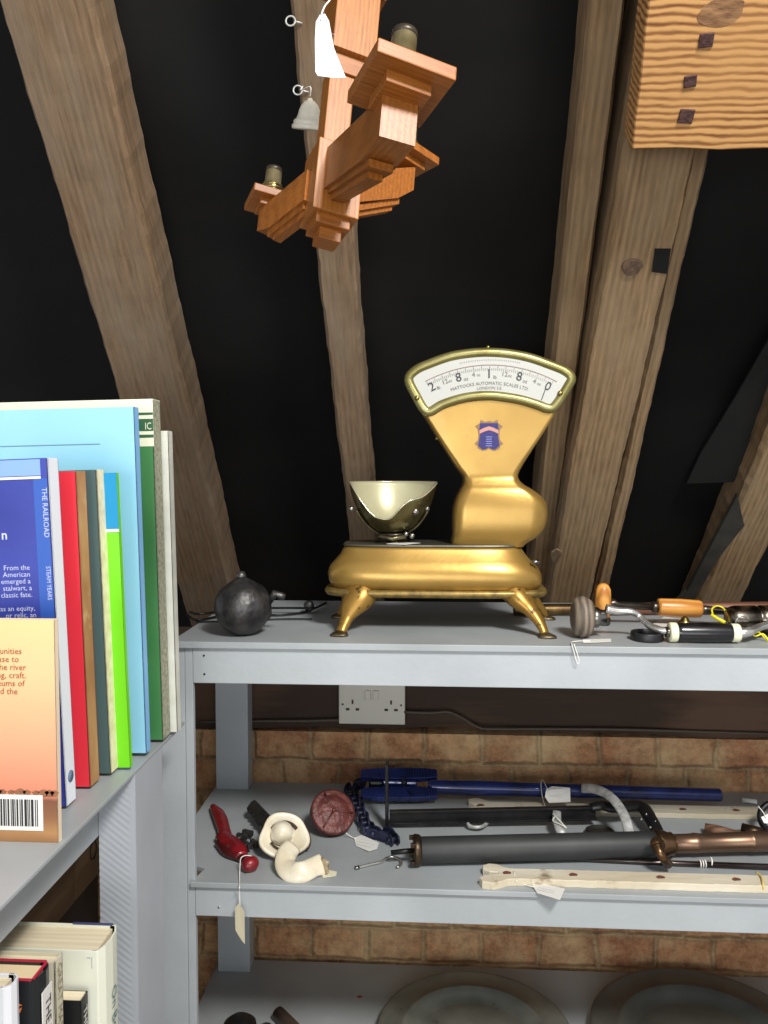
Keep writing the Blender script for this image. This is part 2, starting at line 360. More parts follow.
# strip up the far right rafter
# knot, mortise hole and cracks on the widest rafter
def on_face(px, py, off=.045): return atR(px, py, off)
c = on_face(632, 267, .048)
mb = MB(M4.Translation(c) @ frame(V((0, 0, 0)), V((1, 0, 0)), upd))
mb.prism([(.017 * math.cos(a) * (1 + .12 * math.sin(3 * a)), .015 * math.sin(a)) for a in [2 * PI * k / 18 for k in range(18)]], .008, M4.Translation(V((0, -.003, 0))), bev=.002)
mb.build('knot', mat('dark_knot', (74, 58, 48), .9, 0, (108, 84, 64), 120, bump=.6), raf_w)
c = on_face(556, 556, .047)
mb = MB(M4.Translation(c) @ frame(V((0, 0, 0)), V((1, 0, 0)), upd))
mb.prism([(.013 * math.cos(a) * (1 + .2 * math.sin(3 * a)), .024 * math.sin(a)) for a in [2 * PI * k / 18 for k in range(18)]], .006, M4.Translation(V((0, -.002, 0))), bev=.002)
mb.build('knot', mat('burl_knot', (88, 70, 52), .9, 0, (128, 106, 80), 90, stretch=(1, 1, .4), bump=.8), raf_w)
Pm = [on_face(655, 249, .047), on_face(671, 249, .047), on_face(667, 274, .047), on_face(652, 272, .047)]
MB().loft([Pm, [p - nrm * .012 for p in Pm]], True, False).build('mortise_hole', mat('deep_hole', (8, 7, 6), 1), raf_w)
# big sawn purlin board nailed across at top right
PB = wood('bright_pine_board', (112, 66, 28), (196, 148, 90), 'X', along=.38, rings=26, stretch=9, rough=.6, bump=.05, dist=4, sc_=1.0, bdir='Z', bands=.55, patch=(180, 134, 80), p0=.22, p1=.66)
bo = .05 + .07
pa = atR(632, 150, bo); pb_ = atR(768, 157, bo); ax = (pb_ - pa).normalized(); ax = V((1, 0, ax.z * .3)).normalized()
Mp = frame(pa - upd * 0, ax, upd)
mb = MB(Mp); hgt = .40; LB = .75
rnd = random.Random(5); rings = []
poly = []
for k in range(13): poly.append((LB * k / 12, .002 * math.sin(k * 2.1)))
for k in range(9): poly.append((LB, hgt * (k + .5) / 9))
for k in range(13): poly.append((LB * (12 - k) / 12, hgt))
tlx = (atR(648, 0, bo) - pa).dot(ax); tlz = (atR(648, 0, bo) - pa).dot(upd)
for k in range(1, 10):
    z = hgt * (10 - k) / 10; poly.append((tlx * z / tlz + .0015 * math.sin(k * 2.7), z))
mb.prism(poly, .07, None, bev=.005)
board = tag(mb.build('nailed_beam', PB, frame=Mp), 'bright sawn pine beam end with iron nails overlapping the rafters at top right', 'beam')
for i, (px, py, r_) in enumerate([(706, 40, .0095), (690, 81, .0085), (686, 116, .0105)]):
    c = atR(px, py, bo); Mn_ = M4.Translation(c) @ frame(V((0, 0, 0)), V((1, 0, 0)), upd)
    MB(Mn_).box((0, -.001, 0), (r_ * 2, .004, r_ * 1.8), M4.Rotation(random.uniform(-.2, .2), 4, 'Y'), bev=.0012).build('nail_head', mat('nail_iron', (66, 44, 42), .6, .5, (92, 66, 62), 200, bump=.4), board)
c = atR(722, 12, bo); MB(M4.Translation(c) @ frame(V((0, 0, 0)), V((1, 0, 0)), upd)).prism([(.030 * math.cos(a) * (1 + .15 * math.sin(2 * a)), .018 * math.sin(a)) for a in [2 * PI * k / 22 for k in range(22)]], .004, M4.Translation(V((0, -.0012, 0))), bev=.001).build('knot', mat('pine_knot', (106, 72, 44), .7, 0, (146, 108, 70), 70, stretch=(.5, 1, 1.5), bump=.5), board)
c = atR(740, 54, bo); MB(M4.Translation(c) @ frame(V((0, 0, 0)), V((1, 0, 0)), upd)).prism([(-.004, -.003), (.004, 0), (.005, .003), (-.002, .002)], .004, M4.Translation(V((0, -.001, 0)))).build('nail_hole', mat('deep_hole', (8, 7, 6), 1), board)
# timber plate over the brick wall
TP = wood('dark_wall_plate', (52, 38, 28), (84, 62, 46), 'X', rings=10, stretch=12, rough=.9, bump=.5, dist=3)
Mt = M4.Translation(V((-1.5, wf + .01, zb_top + .003)))
mb = MB(Mt @ frame(V((0, 0, 0)), V((0, 0, -1)), V((1, 0, 0))))
mb = MB(Mt); rings = []
for i in range(61):
    x = 3.4 * i / 60; a = .006 * math.sin(x * 5) + .003 * math.sin(x * 17)
    rings.append([(x, a, .004 + a * .6), (x, a - .004, .02), (x, a * .6, .21), (x, .12, .21), (x, .12, .003)])
mb.loft(rings, True, False)
plate = tag(mb.build('wall_plate', TP, frame=Mt), 'dark brown timber wall plate lying along the top of the brick wall', 'beam')
# mortar ledge under it: rough debris line
# conduit cable
pts = [atY(p[0], p[1], wf - .010) for p in [(404, 712), (430, 713), (448, 712), (462, 718), (480, 728), (500, 729), (560, 729), (640, 730), (770, 734)]]
tag(MB().tube(cr_pts(pts, 5), .0032, 8).build('electric_cable', mat('grey_cable', (70, 60, 48), .6)), 'thin brown cable running right from the double socket', 'cable')
pts = [atY(p[0], p[1], wf - .010) for p in [(200, 722), (260, 721), (300, 721), (339, 720)]]
tag(MB().tube(cr_pts(pts, 5), .0032, 8).build('electric_cable', mat('grey_cable', (70, 60, 48), .6)), 'thin brown cable running left from the double socket', 'cable')

# double socket
so = atY(372, 704, wf - .006); sw = (atY(405, 704, wf) - atY(339, 704, wf)).x
t = root('double_socket', 'white double wall socket on the dark timber under the top shelf', 'socket', so)
SW = mat('white_plastic', (188, 184, 172), .35)
mb = MB(M4.Translation(so)); mb.box((0, 0, 0), (sw, .012, sw * .6), bev=.003); mb.build('face_plate', SW, t)
for sx in (-1, 1):
    mb = MB(M4.Translation(so))
    cx = sx * sw * .29
    mb.box((cx + (.0 if sx < 0 else 0), -.0065, .002 + .004), (.004, .002, .009)); mb.box((cx - .011, -.0065, -.011), (.008, .002, .005)); mb.box((cx + .011, -.0065, -.011), (.008, .002, .005))
    mb.build('socket_holes', mat('socket_dark', (24, 22, 22), .6), t)
    mb = MB(M4.Translation(so)); mb.box((sx * .009, -.0075, .022), (.013, .006, .022), bev=.0015); mb.build('rocker_switch', SW, t)
for sx in (-1, 1):
    MB(M4.Translation(so)).cyl((sx * sw * .44, -.0045, 0), (sx * sw * .44, -.0072, 0), .0024, 12).build('screw', mat('screw_shade', (90, 84, 70), .5, .6), t)

# ------------------------------------------------------------------ grey shelving unit
SY = 1.32
zT = atY(384, 644, SY).z; zM = atY(384, 888, SY).z; zB = zM - (zT - zM)
XR = 1.25; XL = -.425
yb = wf - .018
def board(xa, xb, z, th, front, back, notch=0.0):
    mb = MB()
    poly = [(xa, front), (xb, front), (xb, back), (xa - notch, back), (xa - notch, front + notch * .9)] if notch else [(xa, front), (xb, front), (xb, back), (xa, back)]
    if notch:
        poly = [(xa, front), (xb, front), (xb, back), (xa - notch, back), (xa - notch, front + .09), (xa + .012, front + .05)]
    mb.loft([[(x, y, z - th) for x, y in poly], [(x, y, z) for x, y in poly]], True, False); return mb
unit = root('shelving_unit', 'grey painted wooden shelving unit with three levels standing against the brick wall', 'shelving unit', V((.4, 1.55, 0)))
fz = atY(384, 686, SY + .006).z; fm = atY(384, 922, SY + .006).z
board(atY(170, 650, SY).x, XR, zT, .0115, SY, yb).build('shelf_board', GREYT, unit, bev=.0012)
board(atY(190, 890, SY).x, XR, zM, .0095, SY, yb, .07).build('shelf_board', GREYT, unit, bev=.0012)
board(atY(190, 1100, SY).x, XR, zB, .0095, SY, yb, .07).build('shelf_board', GREYT, unit, bev=.0012)
xp = atY(192, 700, SY).x
for (zt, zbm) in ((zT - .0115, fz), (zM - .0095, fm), (zB - .0095, fm - (zT - zM))):
    MB().box(((xp + XR) / 2, SY + .016, (zt + zbm) / 2), (XR - xp, .018, zt - zbm), bev=.0012).build('front_rail', GREY, unit)
# left front post: broad board seen edge plus face
xl0 = atY(155, 800, SY).x; xq = atY(186.5, 800, SY).x
MB().box(((xl0 + xq) / 2 - .003, SY + .026, (zT - .012) / 2), (xq - xl0, .034, zT - .0125), bev=.0015).build('post', GREY, unit)
MB().box(((xq + xp) / 2 - .0015, SY + .014, (zT - .012) / 2), (xp - xq + .002, .012, zT - .0125), bev=.001).build('post', GREY, unit)
ypb = wf - .065
x0 = atY(216, 750, ypb).x; x1 = atY(248, 750, ypb).x
def post_piece(z0, z1): return MB().box(((x0 + x1) / 2, ypb + .022, (z0 + z1) / 2), (x1 - x0, .045, z1 - z0), bev=.001)
post_piece(zM, zT - .0115).build('post', GREY, unit); post_piece(zB, zM - .0095).build('post', GREY, unit); post_piece(0, zB - .0095).build('post', GREY, unit)
MB().box((XR - .03, SY + .05, (zT - .012) / 2), (.06, .045, zT - .0125), bev=.001).build('post', GREY, unit)
MB().box((XR - .03, ypb + .022, (zT - .012) / 2), (.06, .045, zT - .0125), bev=.001).build('post', GREY, unit)
for px, py in ((204, 655.5), (204.5, 674)):
    c = atY(px, py, SY + .0072); MB().cyl(c, c + V((0, -.0012, 0)), .0018, 10).build('nail_head', INK, unit)
c = atY(219, 907, SY + .0072); MB().cyl(c, c + V((0, -.0012, 0)), .0020, 10).build('nail_head', CHROME, unit)
c = atZ(359.5, 997, zB); MB().prism([(-.006, 0), (0, -.004), (.006, 0), (.001, .004)], .0012, M4.Translation(c + V((0, 0, .0012))) @ M4.Rotation(-PI / 2, 4, 'X')).build('paint_chip', mat('red_chip', (130, 44, 36), .7), unit)
unit['_'] = 0
del unit['_']

# ------------------------------------------------------------------ bookcase on the left
BX = -.393
def onX(px, py, X=BX): return atX(px, py, X)
p_s = onX(64, 843); bz = onX(107, 799.5).z; b1 = onX(99, 811.5).z; b2 = onX(99, 836).z
yA = onX(135, 775).y; yB = onX(162, 775).y; yC = 1.25
XI = atY(99, 836, yA).x; b2 = atY(99, 836, yA).z
case = root('bookcase', 'grey painted open bookcase in the left foreground holding two rows of books', 'bookcase', V((-.55, .8, 0)))
BXL = -.72
MB().box(((BX + BXL) / 2, (.2 + yC) / 2, (bz + b1) / 2), (BX - BXL, yC - .2, bz - b1), bev=.001).build('shelf_board', GREYT, case)
MB().box((XI - .0095, (.2 + yC) / 2, (b1 + b2) / 2), (.018, yC - .2, b1 - b2), bev=.001).build('front_rail', GREY, case)
ZL = .70
MB().box(((XI + BXL) / 2 - .01, (.2 + yC) / 2, ZL - .01), (XI - BXL - .03, yC - .2, .02), bev=.001).build('shelf_board', GREYT, case)
# end post: rippled paint on the face towards the room
mb = MB(); vs = []; fs = []; nx_ = 24; nz_ = 420; z0_ = .25
for j in range(nz_ + 1):
    z = z0_ + (b1 - z0_) * j / nz_
    for i in range(nx_ + 1):
        x = XI + (BX - XI) * i / nx_; e = min(1, max(0, (BX - .007 - x) / .004))
        vs.append((x, yA - .00035 * e * math.sin((z + (x - XI) * .75) * 2 * PI / .0095 + .5 * math.sin(z * 40)), z))
for j in range(nz_):
    for i in range(nx_):
        a = j * (nx_ + 1) + i; fs.append([a, a + 1, a + nx_ + 2, a + nx_ + 1])
mb.add(vs, fs, True)
mb.box(((XI + BX) / 2, (yA + yB) / 2 + .0008, b1 / 2), (BX - XI, yB - yA, b1))
mb.build('ridged_post', RIDGE, case)
MB().box((BXL + .02, .26, .6), (.04, .06, 1.2)).build('post', GREY, case)
MB().box((BX - .03, .24, .53), (.045, .06, 1.06)).build('post', GREY, case)
BB = wood('brown_back_board', (104, 82, 58), (140, 112, 82), 'Y', rings=10, stretch=12, rough=.8, bump=.3)
XBk = -.735; zbk = atX(77, 900, XBk).z
bk = MB()
for k in range(5):
    ya = .15 + k * .36; bk.box((XBk - .01, ya + .178, (zbk + b1 - .002) / 2), (.018, .354, b1 - .002 - zbk), bev=.002)
bk.build('back_board', BB, case)
c = atX(93, 850, XBk); MB().tube([c + V((.001, .016 * math.cos(a), .020 * math.sin(a))) for a in [2 * PI * k / 28 for k in range(28)]], .0013, 6, closed=True).build('stamped_ring', INK, case)

# books -------------------------------------------------------------
PAGE = mat('page_paper', (226, 214, 186), .8, 0, (208, 194, 164), 3, stretch=(1, 60, 60))
def book(label, A, H, th, W, cover, spine=None, yaw=0.0, lean=0.0, page=None, group='books on the upper bookcase shelf', rnd_spine=False, hard=True, extras=None, cat='book', tilt=0.0):
    """A = near bottom corner of the spine; the spine faces +X, thickness runs away (+Y), covers face the camera"""
    Mx = M4.Translation(A) @ M4.Rotation(yaw, 4, 'Z') @ M4.Rotation(lean, 4, 'Y')
    if lean < 0:    # lifted so the resting corner touches the board
        Mx = M4.Translation(V((0, 0, W * math.sin(-lean)))) @ Mx
    t = root('book', label, cat, Mx, group)
    sp = spine or cover; c = .0022 if hard else .0008
    mb = MB(Mx)
    mb.mat(cover); mb.box((-W / 2, c / 2, H / 2), (W, c, H), bev=c * .3); mb.box((-W / 2, th - c / 2, H / 2), (W, c, H), bev=c * .3)
    mb.mat(sp)
    if rnd_spine:
        ring = [(-.006, .0), (.001, .001), (.0055, th * .2), (.0075, th * .5), (.0055, th * .8), (.001, th - .001), (-.006, th), (-.006, th - c), (0, th - c), (.004, th * .75), (.005, th * .5), (.004, th * .25), (0, c), (-.006, c)]
        mb.loft([[(x, y, 0) for x, y in ring], [(x, y, H) for x, y in ring]], True, False)
    else: mb.box((-c / 2, th / 2, H / 2), (c, th, H), bev=c * .3)
    mb.build('cover', None, t)
    ins = .004 if hard else .0003
    MB(Mx).box((-W / 2 - .0 + (.001 if hard else 0), th / 2, H / 2), (W - .004 - ins, th - 2 * c - .0002, H - 2 * ins)).build('pages', page or PAGE, t)
    if extras: extras(Mx, t, H, th, W)
    return t
def onshelf(px, py, z=None): return atZ(px, py, bz if z is None else z)
def hpx(A, px, py): return atY(px, py, A.y).z - A.z
def topx(A, H, px):  # lean that brings the top to the pixel column
    return 0.0

def grad_cover(name, stops, H, wz=True):
    m = bpy.data.materials.new(name); m.use_nodes = True; nt = m.node_tree; N = nt.nodes; L = nt.links
    b = N['Principled BSDF']; b.inputs['Roughness'].default_value = .4
    tc = N.new('ShaderNodeTexCoord'); sp = N.new('ShaderNodeSeparateXYZ'); L.new(tc.outputs['Object'], sp.inputs[0])
    no = N.new('ShaderNodeTexNoise'); no.inputs['Scale'].default_value = 18; no.inputs['Detail'].default_value = 6
    mp = N.new('ShaderNodeMapping'); mp.inputs['Scale'].default_value = (1, 1, 2.5); L.new(tc.outputs['Object'], mp.inputs[0]); L.new(mp.outputs[0], no.inputs['Vector'])
    ma = N.new('ShaderNodeMath'); ma.operation = 'MULTIPLY_ADD'; ma.inputs[1].default_value = .05 * H; L.new(no.outputs[0], ma.inputs[0]); L.new(sp.outputs[2], ma.inputs[2])
    dv = N.new('ShaderNodeMath'); dv.operation = 'DIVIDE'; dv.inputs[1].default_value = H; L.new(ma.outputs[0], dv.inputs[0])
    cr = N.new('ShaderNodeValToRGB'); el = cr.color_ramp.elements
    el[0].position = stops[0][0]; el[0].color = (*lin(stops[0][1]), 1); el[1].position = stops[-1][0]; el[1].color = (*lin(stops[-1][1]), 1)
    for p_, c_ in stops[1:-1]: e = el.new(p_); e.color = (*lin(c_), 1)
    L.new(dv.outputs[0], cr.inputs[0]); L.new(cr.outputs[0], b.inputs['Base Color']); return m

# orange paperback, back cover towards the camera
A = onshelf(58.5, 843); H = hpx(A, 56, 620)
def ex_orange(Mx, t, H, th, W):
    s = H / 223.0
    mb = MB(Mx)
    for i, (ln, xr) in enumerate([('yesterday communities', -33), ('in the Great Chase to', -36), ('come to the the river', -29), ('the boat building, craft.', -29), ('and the museums of', -31), ('the town and the', -38)]):
        mb.text(ln, M4.Translation(V((xr * s, -.0003, H - (34 + i * 8) * s))), 8.6 * s, align='RIGHT', bold=.0)
    mb.build('lettering', mat('brown_print', (150, 92, 58), .5), t)
    mb = MB(Mx); mb.box((-(16 + 30) * s, -.0004, (13 + 17) * s), (62 * s, .0006, 36 * s)); mb.build('barcode_panel', WHITE, t)
    mb = MB(Mx); x = -20 * s; rn = random.Random(4)
    while x > -74 * s:
        w = rn.choice([1, 1, 2, 3]) * s * .8; mb.box((x - w / 2, -.0009, 30 * s), (w, .0004, 27 * s)); x -= w + rn.choice([1, 1.5, 2]) * s * .8
    mb.build('barcode', INK, t)
    mb = MB(Mx)
    for cx_, r_ in ((-62, 5), (-56, 4), (-47, 3.4), (-38, 5.5), (-31, 4), (-22, 3.5), (-14, 5), (-8, 4.5), (-3, 4)):
        mb.prism([(r_ * s * (1 + .25 * math.sin(5 * a)) * math.cos(a) + cx_ * s, r_ * .8 * s * math.sin(a) + 50 * s) for a in [2 * PI * k / 16 for k in range(16)]], .0003, M4.Translation(V((0, -.0004, 0))))
    mb.build('printed_trees', mat('tree_print', (122, 78, 54), .5, 0, (150, 100, 66), 300), t)
CO = grad_cover('orange_scene_print', [(0.0, (120, 84, 52)), (.07, (168, 124, 78)), (.14, (132, 88, 58)), (.215, (118, 74, 52)), (.24, (206, 126, 98)), (.5, (226, 158, 120)), (.78, (228, 182, 134)), (1.0, (224, 190, 134))], H)
book('orange paperback with a barcode on its back cover, nearest on the upper bookcase shelf', A, H, .009, .15, CO, mat('pale_spine', (226, 206, 178), .5), page=PAGE, hard=False, extras=ex_orange)
# blue book
A = onshelf(67, 810); H = hpx(A, 50, 461)
def ex_blue(Mx, t, H, th, W):
    s = H / 350.0
    mb = MB(Mx)
    for i, (ln, xr) in enumerate([('From the', -24), ('American', -24), ('emerged a', -24), ('stalwart, a', -23), ('classic fate.', -23), ('', -22), ('as an equity,', -21), ('or relic, an', -20)]):
        if ln: mb.text(ln, M4.Translation(V((xr * s, -.0003, H - (110 + i * 6.8) * s))), 7.2 * s, align='RIGHT')
    mb.text('n', M4.Translation(V((-45 * s, -.0003, H - 79 * s))), 13 * s, align='RIGHT', bold=.0003)
    Mr_ = M4.Rotation(PI / 2, 4, 'Y')
    mb.text('THE RAILROAD', M4.Translation(V((-7.5 * s, -.0003, H - 54 * s))) @ Mr_, 7.5 * s, sx=.95)
    mb.text('STEAM YEARS', M4.Translation(V((-7.5 * s, -.0003, H - 124 * s))) @ Mr_, 6.5 * s, sx=.85)
    mb.build('lettering', mat('pale_blue_print', (186, 192, 226), .5), t)
    mb = MB(Mx); mb.box((-W / 2 - 4 * s, -.0004, H - 9 * s), (W - 8 * s, .0005, 16 * s)); mb.build('pale_blue_band', mat('cover_light_blue', (126, 160, 228), .4), t)
    mb = MB(Mx); mb.box((-W / 2 - 4 * s, -.0006, H - 19 * s), (W - 8 * s, .0005, 2.5 * s)); mb.box((-62 * s, -.0006, H - 110 * s), (3 * s, .0005, 110 * s)); mb.build('white_line', WHITE, t)
    mb = MB(Mx); mb.box((-9 * s, -.0002, H - 95 * s), (14 * s, .0004, 150 * s)); mb.build('blue_strip', mat('cover_mid_blue', (42, 84, 168), .4), t)
    mb = MB(Mx); mb.cyl((.0002, th * .5, .032), (.0008, th * .5, .032), .007, 20); mb.build('publisher_mark', mat('mark_blue', (104, 120, 150), .5), t)
book('blue book with a white spine, standing behind the orange paperback', A, H, .026, .11, mat('cover_deep_blue', (42, 52, 136), .35, 0, (54, 66, 154), 8), mat('spine_white', (226, 230, 236), .4), lean=-R(2.1), extras=ex_blue)
# red
A = onshelf(91, 790); H = hpx(A, 76, 474)
book('red fronted hardback with a worn tan side, right behind the white-sided blue book', A, H, .027, .13, mat('cover_red', (226, 52, 66), .4), mat('cover_tan', (158, 112, 70), .6, 0, (190, 150, 100), 26, stretch=(1, 1, .4), c3=(208, 180, 130), s3=16), lean=-R(1.7))
A = onshelf(111.5, 777); H = hpx(A, 94, 473)
book('dark grey-green hardback with a rough cream side, behind the red one', A, H, .024, .14, mat('cover_darkgreen', (70, 92, 90), .6), mat('cover_cream', (236, 228, 192), .6, 0, (214, 204, 160), 60), lean=-R(1.9))
# lime green with a blue top
A = onshelf(130.5, 771); H = hpx(A, 117, 476)
def ex_lime(Mx, t, H, th, W):
    s = H / 295.
    MB(Mx).box((-W / 2, -.0003, H - 28 * s), (W, .0009, 56 * s)).build('blue_top', mat('teal_blue', (0, 134, 186), .4), t)
    MB(Mx).box((-W / 2, -.0005, H - 57 * s), (W, .0011, 3 * s)).build('white_line', WHITE, t)
book('slim lime green book with a teal blue top block', A, H, .008, .14, mat('cover_lime', (112, 208, 24), .4), lean=-R(1.9), hard=False, extras=ex_lime)
# big light blue
A = onshelf(147, 757.5); H = hpx(A, 133, 411)
def ex_lb(Mx, t, H, th, W):
    MB(Mx).box((-.145, -.0003, H - .050), (.19, .0005, .0012)).build('printed_line', mat('line_blue', (90, 130, 150), .5), t)
book('large pale blue folio standing taller than its neighbours', A, H, .016, .27, mat('cover_skyblue', (136, 192, 220), .45, 0, (146, 200, 226), 4), mat('spine_skyblue', (128, 180, 226), .4), lean=-R(1.3), extras=ex_lb)
# big green
A = onshelf(163.5, 743.5); H = hpx(A, 151, 403)
CRM = mat('spine_cream', (226, 226, 200), .5)
def ex_gr(Mx, t, H, th, W):
    s = H / 340.
    mb = MB(Mx); mb.box((-W / 2, -.0003, H - 23 * s), (W + .0002, .0008, 46 * s))
    mb.box((-W / 2, th / 2, H + .0003), (W, th, .001)); mb.build('cream_label', CRM, t)
    mb = MB(Mx); mb.box((-W / 2, -.0006, H - 14 * s), (W, .0009, 2.4 * s)); mb.box((-W / 2, -.0006, H - 36 * s), (W, .0009, 3 * s)); mb.box((-W / 2, -.0006, H - 25 * s), (W, .0009, 12 * s)); mb.build('green_bands', mat('band_green', (50, 92, 62), .5), t)
    Mt_ = M4.Translation(V((-1.5 * s, -.0011, H - 29.5 * s)))
    MB(Mx).text('IC', Mt_, 10 * s, sx=.72, align='RIGHT').build('lettering', CRM, t)
book('tall green book with a cream banded spine head lettered IC', A, H, .032, .28, mat('cover_green', (54, 112, 62), .45, 0, (70, 130, 76), 5), mat('rough_page_side', (176, 174, 150), .8, 0, (104, 110, 92), 160, lo=.3, hi=.75), lean=-R(1.1), extras=ex_gr)
# white grey
A = onshelf(178, 735.5); H = hpx(A, 168, 434)
book('pale grey-white book standing last at the far end of the upper shelf', A, H, .018, .26, mat('cover_palegrey', (196, 198, 186), .5, 0, (214, 214, 202), 30), lean=-R(1.1))

# lower row
gL = 'books on the lower bookcase shelf'
def lowbook(label, px, py, Y, th, W, cover, spine=None, **k):
    T = atY(px, py, Y); A = V((T.x, Y, ZL)); return book(label, A, T.z - ZL, th, W, cover, spine, group=gL, **k)
def vtext(txt, sz, dz, col, yf=.5, name='lettering', sx=1.0, off=.0085, down=True):
    def f(Mx, t, H, th, W):
        Mt_ = M4.Translation(V((off, th * yf - sz * .33, H - dz))) @ M4.Rotation(PI / 2, 4, 'Z') @ M4.Rotation(PI / 2, 4, 'Y')
        MB(Mx).text(txt, Mt_, sz, align='LEFT', sx=sx).build(name, col, t)
    return f
CREAMJ = mat('jacket_cream', (222, 224, 206), .4)
def ex_c(Mx, t, H, th, W):
    MB(Mx).box((-.028, th - .0012, H + .0006), (.05, .0028, .0016)).build('navy_board_edge', mat('navy', (60, 66, 110), .5), t)
    vtext('On Board', .02, .058, mat('teal_print', (70, 120, 124), .5), .5)(Mx, t, H, th, W)
    mb = MB(Mx); mb.box((-.006, -.0004, H - .014), (.0006, .0006, .014)); mb.box((-.01, -.0004, H - .008), (.004, .0006, .0008)); mb.build('jacket_crease', PENCIL, t)
lowbook('thick cream jacketed hardback lettered On, farthest in the lower row', 97, 951, .885, .055, .24, CREAMJ, rnd_spine=True, extras=ex_c)
lowbook('small black paperback squeezed in front of the thick cream hardback', 81, 1001, .860, .018, .11, mat('cover_black', (22, 24, 26), .4), hard=False, extras=vtext('THE', .014, .012, WHITE, .5, off=.0006))
lowbook('pale grey-cream book with raised spine letters, middle of the lower row', 55, 962, .83, .018, .18, mat('cover_stone', (196, 190, 166), .5, 0, (210, 204, 182), 8), extras=vtext('GREAT MASSES', .014, .006, mat('stone_print', (140, 132, 108), .5), .5, off=.0006))
def ex_r(Mx, t, H, th, W):
    MB(Mx).box((.0052 + .0028, th * .5, H - .075), (.0012, th * .62, .115)).build('spine_label', WHITE, t)
    vtext('THE WAR', .016, .026, INK, .5, off=.0092)(Mx, t, H, th, W)
    mb = MB(Mx)
    for k in range(7):
        a = k * .9; mb.prism([(-.003, 0), (0, .002), (.003, .004), (.001, -.002)], .0006, M4.Translation(V((-.018 + .005 * math.cos(a), -.0005, H - .032 + .006 * math.sin(a * 1.7)))) @ M4.Rotation(a, 4, 'Y'))
    mb.build('orange_flower_print', mat('orange_print', (214, 120, 56), .5), t)
book_r = lowbook('black hardback with crimson board edges and a white spine label', 31, 981, .775, .034, .17, mat('cover_blackred', (26, 30, 32), .35), rnd_spine=True, extras=ex_r, page=mat('page_cream', (224, 204, 164), .8))
A0 = atY(31, 981, .775); Mx_ = M4.Translation(V((A0.x, .775, ZL)))
H_ = A0.z - ZL
mb = MB(Mx_); mb.box((-.085, .0012, H_ + .0004), (.17, .0028, .0012)); mb.box((-.085, .0328, H_ + .0004), (.17, .0028, .0012)); mb.box((.001, .017, H_ + .0004), (.003, .028, .0012)); mb.build('crimson_edge', mat('crimson', (178, 34, 62), .5), book_r)
lowbook('white jacketed book at the near end of the lower row, cut by the frame', 3, 988, .745, .024, .14, mat('jacket_white', (214, 216, 220), .4), rnd_spine=True)

# ------------------------------------------------------------------ the counter scale
YS = SY + .095            # front plane of the base
def S(px, py, dy=0.0): return atY(px, py, YS + dy)
base_c = atZ(436, 640, zT); base_c = V((S(436, 640).x, YS + .07, zT))
sca = root('counter_scale', 'gold painted antique counter scale with a fan-shaped dial on the top shelf', 'scale', base_c)
def superring(cx, cy, z, a, b, n=4.0, N=56, waist=0.0):
    out = []
    for k in range(N):
        t = 2 * PI * k / N; c, s_ = math.cos(t), math.sin(t)
        x = a * math.copysign(abs(c) ** (2 / n), c); y = b * math.copysign(abs(s_) ** (2 / n), s_)
        if waist: y *= 1 - waist * math.exp(-((x / a + .12) / .13) ** 2)
        out.append(V((cx + x, cy + y, z)))
    return out
cyb = YS + .075
def zz(py, dy=0.0): return S(436, py, dy).z
def ringpx(xl, xr, py, b, n=4.0, waist=0.05, dcy=0.0):
    l = S(xl, py, .04).x; r = S(xr, py, .04).x; return superring((l + r) / 2, cyb + dcy, zz(py), (r - l) / 2, b, n, waist=waist)
prof = [(331, 541, 590, .077), (328, 543, 583, .082), (327, 542, 576, .083), (329, 538, 569, .080), (335, 531, 562, .073), (340, 526, 556, .066), (342, 523, 551, .062), (344, 521, 548.5, .060)]
MB().loft([ringpx(*p) for p in prof]).build('base', GOLD, sca)
MB().loft([ringpx(326, 546, 598, .080), ringpx(324, 548, 595, .0835), ringpx(324, 548, 593, .0835), ringpx(327, 546, 590.5, .081)], smooth=True).build('base_flange', mat('worn_gold_edge', (150, 124, 66), .4, .6, (90, 76, 46), 70, lo=.35, hi=.75), sca)
MB().loft([ringpx(343, 522, 548.4, .061), ringpx(342, 523, 547.5, .062), ringpx(343, 522, 546, .061)], smooth=False).build('top_plate', mat('dull_grey_plate', (88, 84, 72), .45, .6), sca)
# cabriole legs
GL = mat('worn_gold_leg', (158, 122, 58), .36, .65, (150, 112, 50), 20, c3=(60, 46, 26), s3=60, lo3=.56, hi3=.66)
def leg(pxs, Yt, Yf_):
    n_ = len(pxs); pts = []; rr = []
    for q, (px, fr_, r_) in enumerate(pxs):
        Yq = Yt + (Yf_ - Yt) * fr_ ** .8; z = (zf + .012) + (zT + .006 - zf - .012) * fr_; p = atY(px, 600, Yq); pts.append(V((p.x, Yq, z))); rr.append(r_)
    P_ = cr_pts(pts, 5); mb = MB(); mb.tube(P_, rr, 16, flat=.8)
    o = mb.build('leg', GL, sca); pf = pts[-1]; dx = .004 if pxs[-1][0] > 430 else -.003
    MB().loft([superring(pf.x + dx, pf.y - .004, zT + .0002, .0165, .012, 2.6, 20), superring(pf.x + dx, pf.y - .004, zT + .0035, .0155, .0115, 2.6, 20), superring(pf.x, pf.y, zT + .008, .009, .008, 2.2, 20)]).build('foot_pad', mat('worn_foot', (116, 104, 80), .4, .8, (70, 60, 44), 60), o)
zf = zz(597)
for Yt, Yf_ in ((YS + .030, YS - .028), (YS + .118, YS + .150)):
    leg([(362, 0, .034), (359, .22, .030), (352, .45, .022), (347, .68, .0125), (343, .88, .0098), (341, 1, .0095)], Yt, Yf_)
    leg([(512, 0, .029), (520, .22, .025), (530, .45, .016), (538, .68, .0115), (543, .88, .0090), (545, 1, .0085)], Yt, Yf_ + .004)
